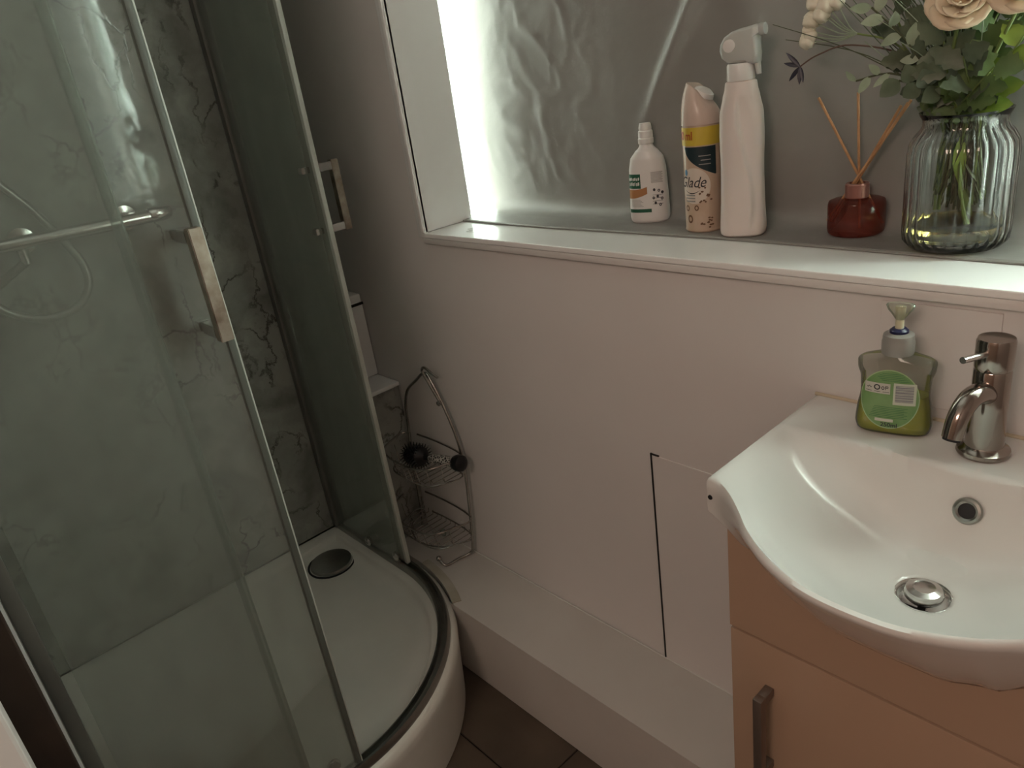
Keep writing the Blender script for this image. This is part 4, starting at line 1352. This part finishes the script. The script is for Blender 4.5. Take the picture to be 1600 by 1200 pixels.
rose((-0.362, 0.085, 1.452), 0.037, 'large cream rose above the middle of the glass vase')
rose((-0.303, 0.100, 1.462), 0.038, 'large cream rose at the right edge above the glass vase')


# white blossom spray at the left of the bunch
def blossom(balls, label, low_stem):
    o = thing('white_blossom_spray', label, 'flower', (VX - 0.02, VY, ZS + 0.07), FG)
    p = smooth_path([(VX - 0.01, VY, ZS + 0.07), (VX - 0.015, VY - 0.01, ZS + 0.178), (-0.44, 0.12, 1.40), low_stem], 6)
    obj('stem', T(p, 0.0013, n=6), stemG, parent=o)
    for c, R in balls:
        bm = bmesh.new()
        bmesh.ops.create_icosphere(bm, subdivisions=3, radius=R)
        for v in bm.verts:
            q = noise.noise(v.co * 160 + Vector(c) * 10)
            v.co = v.co * (1 + 0.26 * q) + Vector(c)
        bl_ = obj('blossom', bm, petW, parent=o, autos=90)
        obj('stalk', T(smooth_path([c, Vector(c).lerp(Vector(low_stem), 0.6) + Vector((0, 0, -0.006)), low_stem], 4), 0.0008, n=5), leafC, parent=bl_)


blossom([((-0.545, 0.12, 1.468), 0.014), ((-0.562, 0.12, 1.472), 0.012), ((-0.565, 0.118, 1.450), 0.0125), ((-0.550, 0.117, 1.456), 0.012), ((-0.570, 0.12, 1.438), 0.0095), ((-0.530, 0.12, 1.468), 0.010),
         ((-0.572, 0.12, 1.424), 0.0115), ((-0.566, 0.118, 1.430), 0.009)], 'cluster of small white blossoms at the left of the bouquet', (-0.500, 0.12, 1.425))

# dark blue star flower
o = thing('star_flower', 'small dark navy star-shaped flower left of the bouquet', 'flower', (VX - 0.02, VY, ZS + 0.09), FG)
c = Vector((-0.572, 0.10, 1.392))
obj('stem', T(smooth_path([(VX - 0.01, VY, ZS + 0.09), (VX - 0.02, VY - 0.01, ZS + 0.180), (-0.43, 0.125, 1.385), (-0.50, 0.105, 1.412), (-0.545, 0.10, 1.405), c], 6), 0.0011, n=6), mat('brown_stem', (0.12, 0.07, 0.05), 0.6, var=0.2), parent=o)
for (dx, dz) in ((-0.017, 0.018), (-0.020, 0.006), (0.006, -0.019), (0.001, -0.021), (-0.013, -0.016)):
    obj('petal', leaf_bm(bmesh.new(), c, c + Vector((dx, -0.004, dz)) * 1.15, 0.0032, (0.3, -1, 0.2), 0, 0.05, 6), navyf, parent=o)

# silvery sprigs
def auto_sprig(name, label, cat, top, lm, nl, ll, w, lob=0, bow=0.02, start=0.55, sm=None, neck=None, spread=1.0):
    p = stem_path(top, None, bow, neck); lv = []
    n0 = int(len(p) * start)
    for k in range(nl):
        i = n0 + int((len(p) - 1 - n0) * k / max(1, nl - 1)); b0 = p[i]
        d = (p[min(i + 1, len(p) - 1)] - p[max(i - 1, 0)]).normalized()
        side = Vector((d.z, 0, -d.x)) * (1 if k % 2 else -1) * spread + CAMD * random.uniform(-0.2, 0.7) + rnd(0.2)
        t0 = b0 + (d * random.uniform(0.3, 0.7) + side * 0.8).normalized() * ll * random.uniform(0.75, 1.15)
        lv.append((b0, t0, w * random.uniform(0.8, 1.15), CAMD + rnd(0.4), lob))
    o = thing(name, label, cat, p[0], FG)
    obj('stem', T(p, 0.0013, n=6), sm or stemM, parent=o)
    for (b0, t0, w_, nr, l_) in lv:
        obj('leaf', leaf_bm(bmesh.new(), b0, t0, w_, nr, l_), lm, parent=o)
    return o


auto_sprig('eucalyptus_sprig', 'drooping pale silver-green sprig just above the diffuser sticks', 'foliage', (-0.490, 0.098, 1.366), leafC, 4, 0.022, 0.0055, bow=0.03, start=0.8)
auto_sprig('eucalyptus_sprig', 'silver-green leafy sprig reaching up between blossoms and roses', 'foliage', (-0.474, 0.10, 1.455), leafC, 9, 0.026, 0.0075, start=0.62)
auto_sprig('eucalyptus_sprig', 'grey-green round-leaved sprig above the left rim of the vase', 'foliage', (-0.432, 0.095, 1.362), leafA, 5, 0.030, 0.012, bow=0.01, start=0.75)
tops = [((-0.350, 0.075, 1.385), 'mid_green', 'lobed green leaves fanning below the middle cream rose', leafA, 0.046, 0.017, 4),
        ((-0.318, 0.085, 1.370), 'mid_green', 'bright green lobed leaves right of centre above the vase rim', leafB, 0.044, 0.017, 4),
        ((-0.292, 0.10, 1.405), 'mid_green', 'yellow-green leaves at the right edge of the bouquet', leafD, 0.042, 0.015, 3),
        ((-0.385, 0.10, 1.420), 'mid_green', 'grey-green lobed foliage left of the middle cream rose', leafA, 0.045, 0.016, 4),
        ((-0.330, 0.12, 1.430), 'mid_green', 'deep green foliage between the two cream roses', leafB, 0.045, 0.016, 4),
        ((-0.415, 0.12, 1.455), 'mid_green', 'dark grey-green foliage at the top of the bouquet', leafA, 0.042, 0.014, 4),
        ((-0.375, 0.16, 1.470), 'mid_green', 'dark foliage behind the cream roses', leafB, 0.05, 0.018, 4),
        ((-0.440, 0.12, 1.405), 'mid_green', 'grey-green lobed leaves leaning left over the vase shoulder', leafA, 0.040, 0.013, 4),
        ((-0.455, 0.13, 1.440), 'mid_green', 'dull green leaves between the white blossoms and the first rose', leafA, 0.042, 0.013, 4),
        ((-0.395, 0.14, 1.385), 'mid_green', 'dark green leaves low in the middle of the bouquet', leafB, 0.045, 0.016, 4),
        ((-0.345, 0.13, 1.400), 'mid_green', 'green leaves packed under the right-hand side of the first rose', leafB, 0.045, 0.017, 4),
        ((-0.300, 0.15, 1.440), 'mid_green', 'green foliage behind the right-hand rose', leafB, 0.05, 0.018, 4)]
for tp_, _, lab_, lm, ll, w, lob in tops:
    auto_sprig('leafy_stem', lab_, 'foliage', tp_, lm, 8, ll, w, lob, bow=0.0, start=0.5, sm=stemG)


def grass(tops_, label, seedv, m):
    random.seed(seedv)
    o = thing('grass_spray', label, 'foliage', (VX, VY, ZS + 0.09), FG)
    for t in tops_:
        p = stem_path(Vector(t) + rnd(0.01), bow=random.uniform(0.0, 0.03))
        obj('blade', T(p, 0.0013, n=5, r2=0.0005), m, parent=o)
    return o


random.seed(11)
grass([(-0.61, 0.10, 1.455), (-0.60, 0.11, 1.43), (-0.53, 0.12, 1.47)], 'long thin dark stalks reaching left past the white blossoms', 3, stemM)
grass([(-0.515 + 0.007 * k, 0.11 + 0.006 * (k % 4), 1.475 + 0.006 * (k % 3)) for k in range(22)], 'dense fan of thin green blades at the upper left of the bouquet', 4, leafA)
grass([(-0.48 + 0.0065 * k, 0.13 + 0.006 * (k % 4), 1.49) for k in range(26)], 'dark thin blades in the middle of the bouquet behind the leaves', 5, stemM)
grass([(-0.49 + 0.02 * k, 0.10, 1.415 + 0.02 * (k % 3)) for k in range(9)], 'short wispy grey-green blades above the vase neck', 6, leafC)
grass([(-0.42 + 0.006 * k, 0.12, 1.42) for k in range(18)], 'thick dark stems bunched at the vase mouth', 8, stemM)
# single green stalk hanging down into the water
o = thing('green_stalk', 'green stalk running down the inside of the vase into the water', 'stem', (VX + 0.012, VY - 0.02, ZS + 0.04), FG)
p = smooth_path([(VX + 0.020, VY - 0.02, ZS + 0.035), (VX + 0.008, VY - 0.02, ZS + 0.085), (VX + 0.002, VY - 0.012, ZS + 0.13), (VX + 0.004, VY - 0.008, ZS + 0.20)], 6)
obj('stem', T(p, 0.0028, n=8), stemG, parent=o)
obj('leaf', leaf_bm(bmesh.new(), (VX + 0.002, VY - 0.016, ZS + 0.15), (VX + 0.006, VY - 0.02, ZS + 0.085), 0.008, (0.3, -1, 0), 0), leafD, parent=o)
obj('leaf', leaf_bm(bmesh.new(), (VX + 0.004, VY - 0.016, ZS + 0.095), (VX + 0.024, VY - 0.022, ZS + 0.045), 0.005, (0.3, -1, 0), 0), stemG, parent=o)

# ------------------------------------------------------------------ wire caddy and brush
CD = thing('wire_shower_caddy', 'two-tier chrome wire shower caddy standing on the ledge against the wall', 'caddy', (-1.56, -0.03, 0.2125))
wire = mat('dull_chrome_wire', (0.48, 0.46, 0.43), 0.25, 1.0, var=0.2, vscale=40)
Y = -0.020
fr = [(-1.715, -0.085, 0.216), (-1.697, -0.05, 0.2165), (-1.690, Y - 0.004, 0.224), (-1.685, Y, 0.251), (-1.677, Y, 0.349), (-1.673, Y, 0.441), (-1.661, Y, 0.518), (-1.652, Y, 0.582), (-1.643, Y, 0.638), (-1.617, Y, 0.688), (-1.565, Y, 0.728),
      (-1.523, Y, 0.757), (-1.500, Y, 0.745), (-1.468, Y, 0.690), (-1.436, Y, 0.615), (-1.421, Y, 0.544), (-1.421, Y, 0.481), (-1.434, Y, 0.356), (-1.450, Y, 0.250), (-1.462, Y - 0.004, 0.222), (-1.475, -0.06, 0.2165), (-1.480, -0.098, 0.2165), (-1.500, -0.103, 0.228)]
obj('frame', T(smooth_path(fr, 6), 0.0040, n=10), wire, parent=CD)
bm = bmesh.new()
bmesh.ops.create_icosphere(bm, subdivisions=3, radius=0.008)
for v in bm.verts: v.co += Vector((-1.503, -0.103, 0.232))
obj('foot_ball', bm, wire, parent=CD)
hk = smooth_path([(-1.470, Y - 0.004, 0.690), (-1.495, Y - 0.008, 0.735), (-1.510, Y - 0.012, 0.770), (-1.490, Y - 0.016, 0.785), (-1.462, Y - 0.016, 0.775), (-1.445, Y - 0.012, 0.765)], 6)
obj('hook', T(hk, 0.0035, n=8), wire, parent=CD)
obj('suction_knob', Lt([(0, -0.004), (0.006, -0.003), (0.007, 0.002), (0, 0.006)], (-1.462, Y - 0.012, 0.690), n=16, ax=axis_to((0.3, -1, 0))), wire, parent=CD)


def basket(x0, x1, zr, zf, dep, name_extra=''):
    rim = obj('basket_rim', T(smooth_path([(x0, Y, zr), (x0 - 0.002, Y - dep * 0.6, zr), (x0 + 0.03, Y - dep * 0.95, zr - 0.004), ((x0 + x1) / 2, Y - dep, zr - 0.012), (x1 - 0.03, Y - dep * 0.95, zr - 0.004), (x1 + 0.002, Y - dep * 0.6, zr), (x1, Y, zr)], 6, closed=True), 0.0026, n=8), wire, parent=CD)
    flr = smooth_path([(x0 + 0.012, Y, zf), (x0 + 0.012, Y - dep * 0.55, zf), (x0 + 0.04, Y - dep * 0.85, zf), ((x0 + x1) / 2, Y - dep * 0.9, zf), (x1 - 0.04, Y - dep * 0.85, zf), (x1 - 0.012, Y - dep * 0.55, zf), (x1 - 0.012, Y, zf)], 5, closed=True)
    obj('basket_floor_ring', T(flr, 0.0022, n=6), wire, parent=CD)
    # slats running front-back with hooked ends
    n = 11
    for k in range(n):
        x = x0 + 0.016 + (x1 - x0 - 0.032) * k / (n - 1)
        e = 1 - 0.45 * abs((k / (n - 1)) * 2 - 1) ** 3
        obj('floor_wire', T([(x, Y, zf + 0.012), (x, Y - 0.002, zf), (x, Y - dep * 0.88 * e, zf), (x, Y - dep * 0.95 * e, zf + 0.012)], 0.0014, n=5), wire, parent=rim)
    for k in range(9):
        x = x0 + 0.01 + (x1 - x0 - 0.02) * k / 8
        e = 1 - 0.45 * abs((k / 8) * 2 - 1) ** 3
        obj('side_wire', T([(x, Y - dep * e, zr - 0.008), (x, Y - dep * 0.92 * e, zf)], 0.0013, n=5), wire, parent=rim)


basket(-1.652, -1.424, 0.548, 0.486, 0.115)
basket(-1.676, -1.436, 0.352, 0.290, 0.125)
obj('brace', T(smooth_path([(-1.685, Y, 0.262), (-1.66, -0.075, 0.262), (-1.58, -0.11, 0.262), (-1.50, -0.085, 0.262), (-1.452, Y, 0.268)], 6), 0.0024, n=6), wire, parent=CD)
bm = bmesh.new(); bmesh.ops.create_icosphere(bm, subdivisions=3, radius=0.0125)
for v in bm.verts: v.co = Vector((v.co.x, v.co.y * 0.6, v.co.z)) + Vector((-1.548, -0.045, 0.268))
obj('suction_cup', bm, pane_mat('clear_rubber', (0.7, 0.7, 0.66), 0.35, 1.0, streak=False), parent=CD)

# hairbrush lying in the top basket
black = mat('black_plastic', (0.008, 0.008, 0.009), 0.35, var=0.2)
hh0 = Vector((-1.560, -0.070, 0.525)); hh1 = Vector((-1.385, -0.052, 0.548)); dv = (hh1 - hh0).normalized(); AB = axis_to(dv)
HB = thing('hairbrush', 'round black hairbrush with speckled handle lying in the upper wire basket', 'brush', hh0)
bm = Lt([(0.0, -0.032), (0.022, -0.030), (0.027, -0.018), (0.027, 0.020), (0.020, 0.028), (0.008, 0.036), (0.0065, 0.060)], hh0, n=24, ax=AB)
obj('barrel', bm, black, parent=HB)
bm = bmesh.new(); random.seed(5)
for ring_ in range(9):
    for k in range(22):
        a = 2 * pi * (k + 0.5 * (ring_ % 2)) / 22; z = -0.028 + ring_ * 0.0065
        d = AB @ Vector((cos(a), sin(a), random.uniform(-0.25, 0.1))); b0 = hh0 + AB @ Vector((0.025 * cos(a), 0.025 * sin(a), z))
        tube(bm, [b0, b0 + d * 0.011], 0.0016, n=4, r2=0.0007)
br = obj('bristles', bm, black, parent=HB)
br['kind'] = 'stuff'
m, n_, l_, p_ = nt('speckled_handle')
tc = n_.new('ShaderNodeTexCoord'); vo = n_.new('ShaderNodeTexVoronoi'); vo.inputs['Scale'].default_value = 140; vo.feature = 'DISTANCE_TO_EDGE'
l_.new(tc.outputs['Object'], vo.inputs['Vector'])
rp = n_.new('ShaderNodeValToRGB'); rp.color_ramp.elements[0].position = 0.10; rp.color_ramp.elements[0].color = (0.55, 0.53, 0.48, 1)
rp.color_ramp.elements[1].position = 0.16; rp.color_ramp.elements[1].color = (0.01, 0.01, 0.01, 1)
l_.new(vo.outputs['Distance'], rp.inputs['Fac']); l_.new(rp.outputs['Color'], p_.inputs['Base Color']); p_.inputs['Roughness'].default_value = 0.4
obj('handle', Lt([(0.007, 0.054), (0.0115, 0.068), (0.0135, 0.095), (0.0135, 0.13), (0.0125, 0.152)], hh0, n=24, ax=AB), m, parent=HB)
obj('end_knob', Lt([(0.0125, 0.150), (0.019, 0.156), (0.0225, 0.168), (0.021, 0.180), (0.013, 0.187), (0.0, 0.189)], hh0, n=24, ax=AB), black, parent=HB)
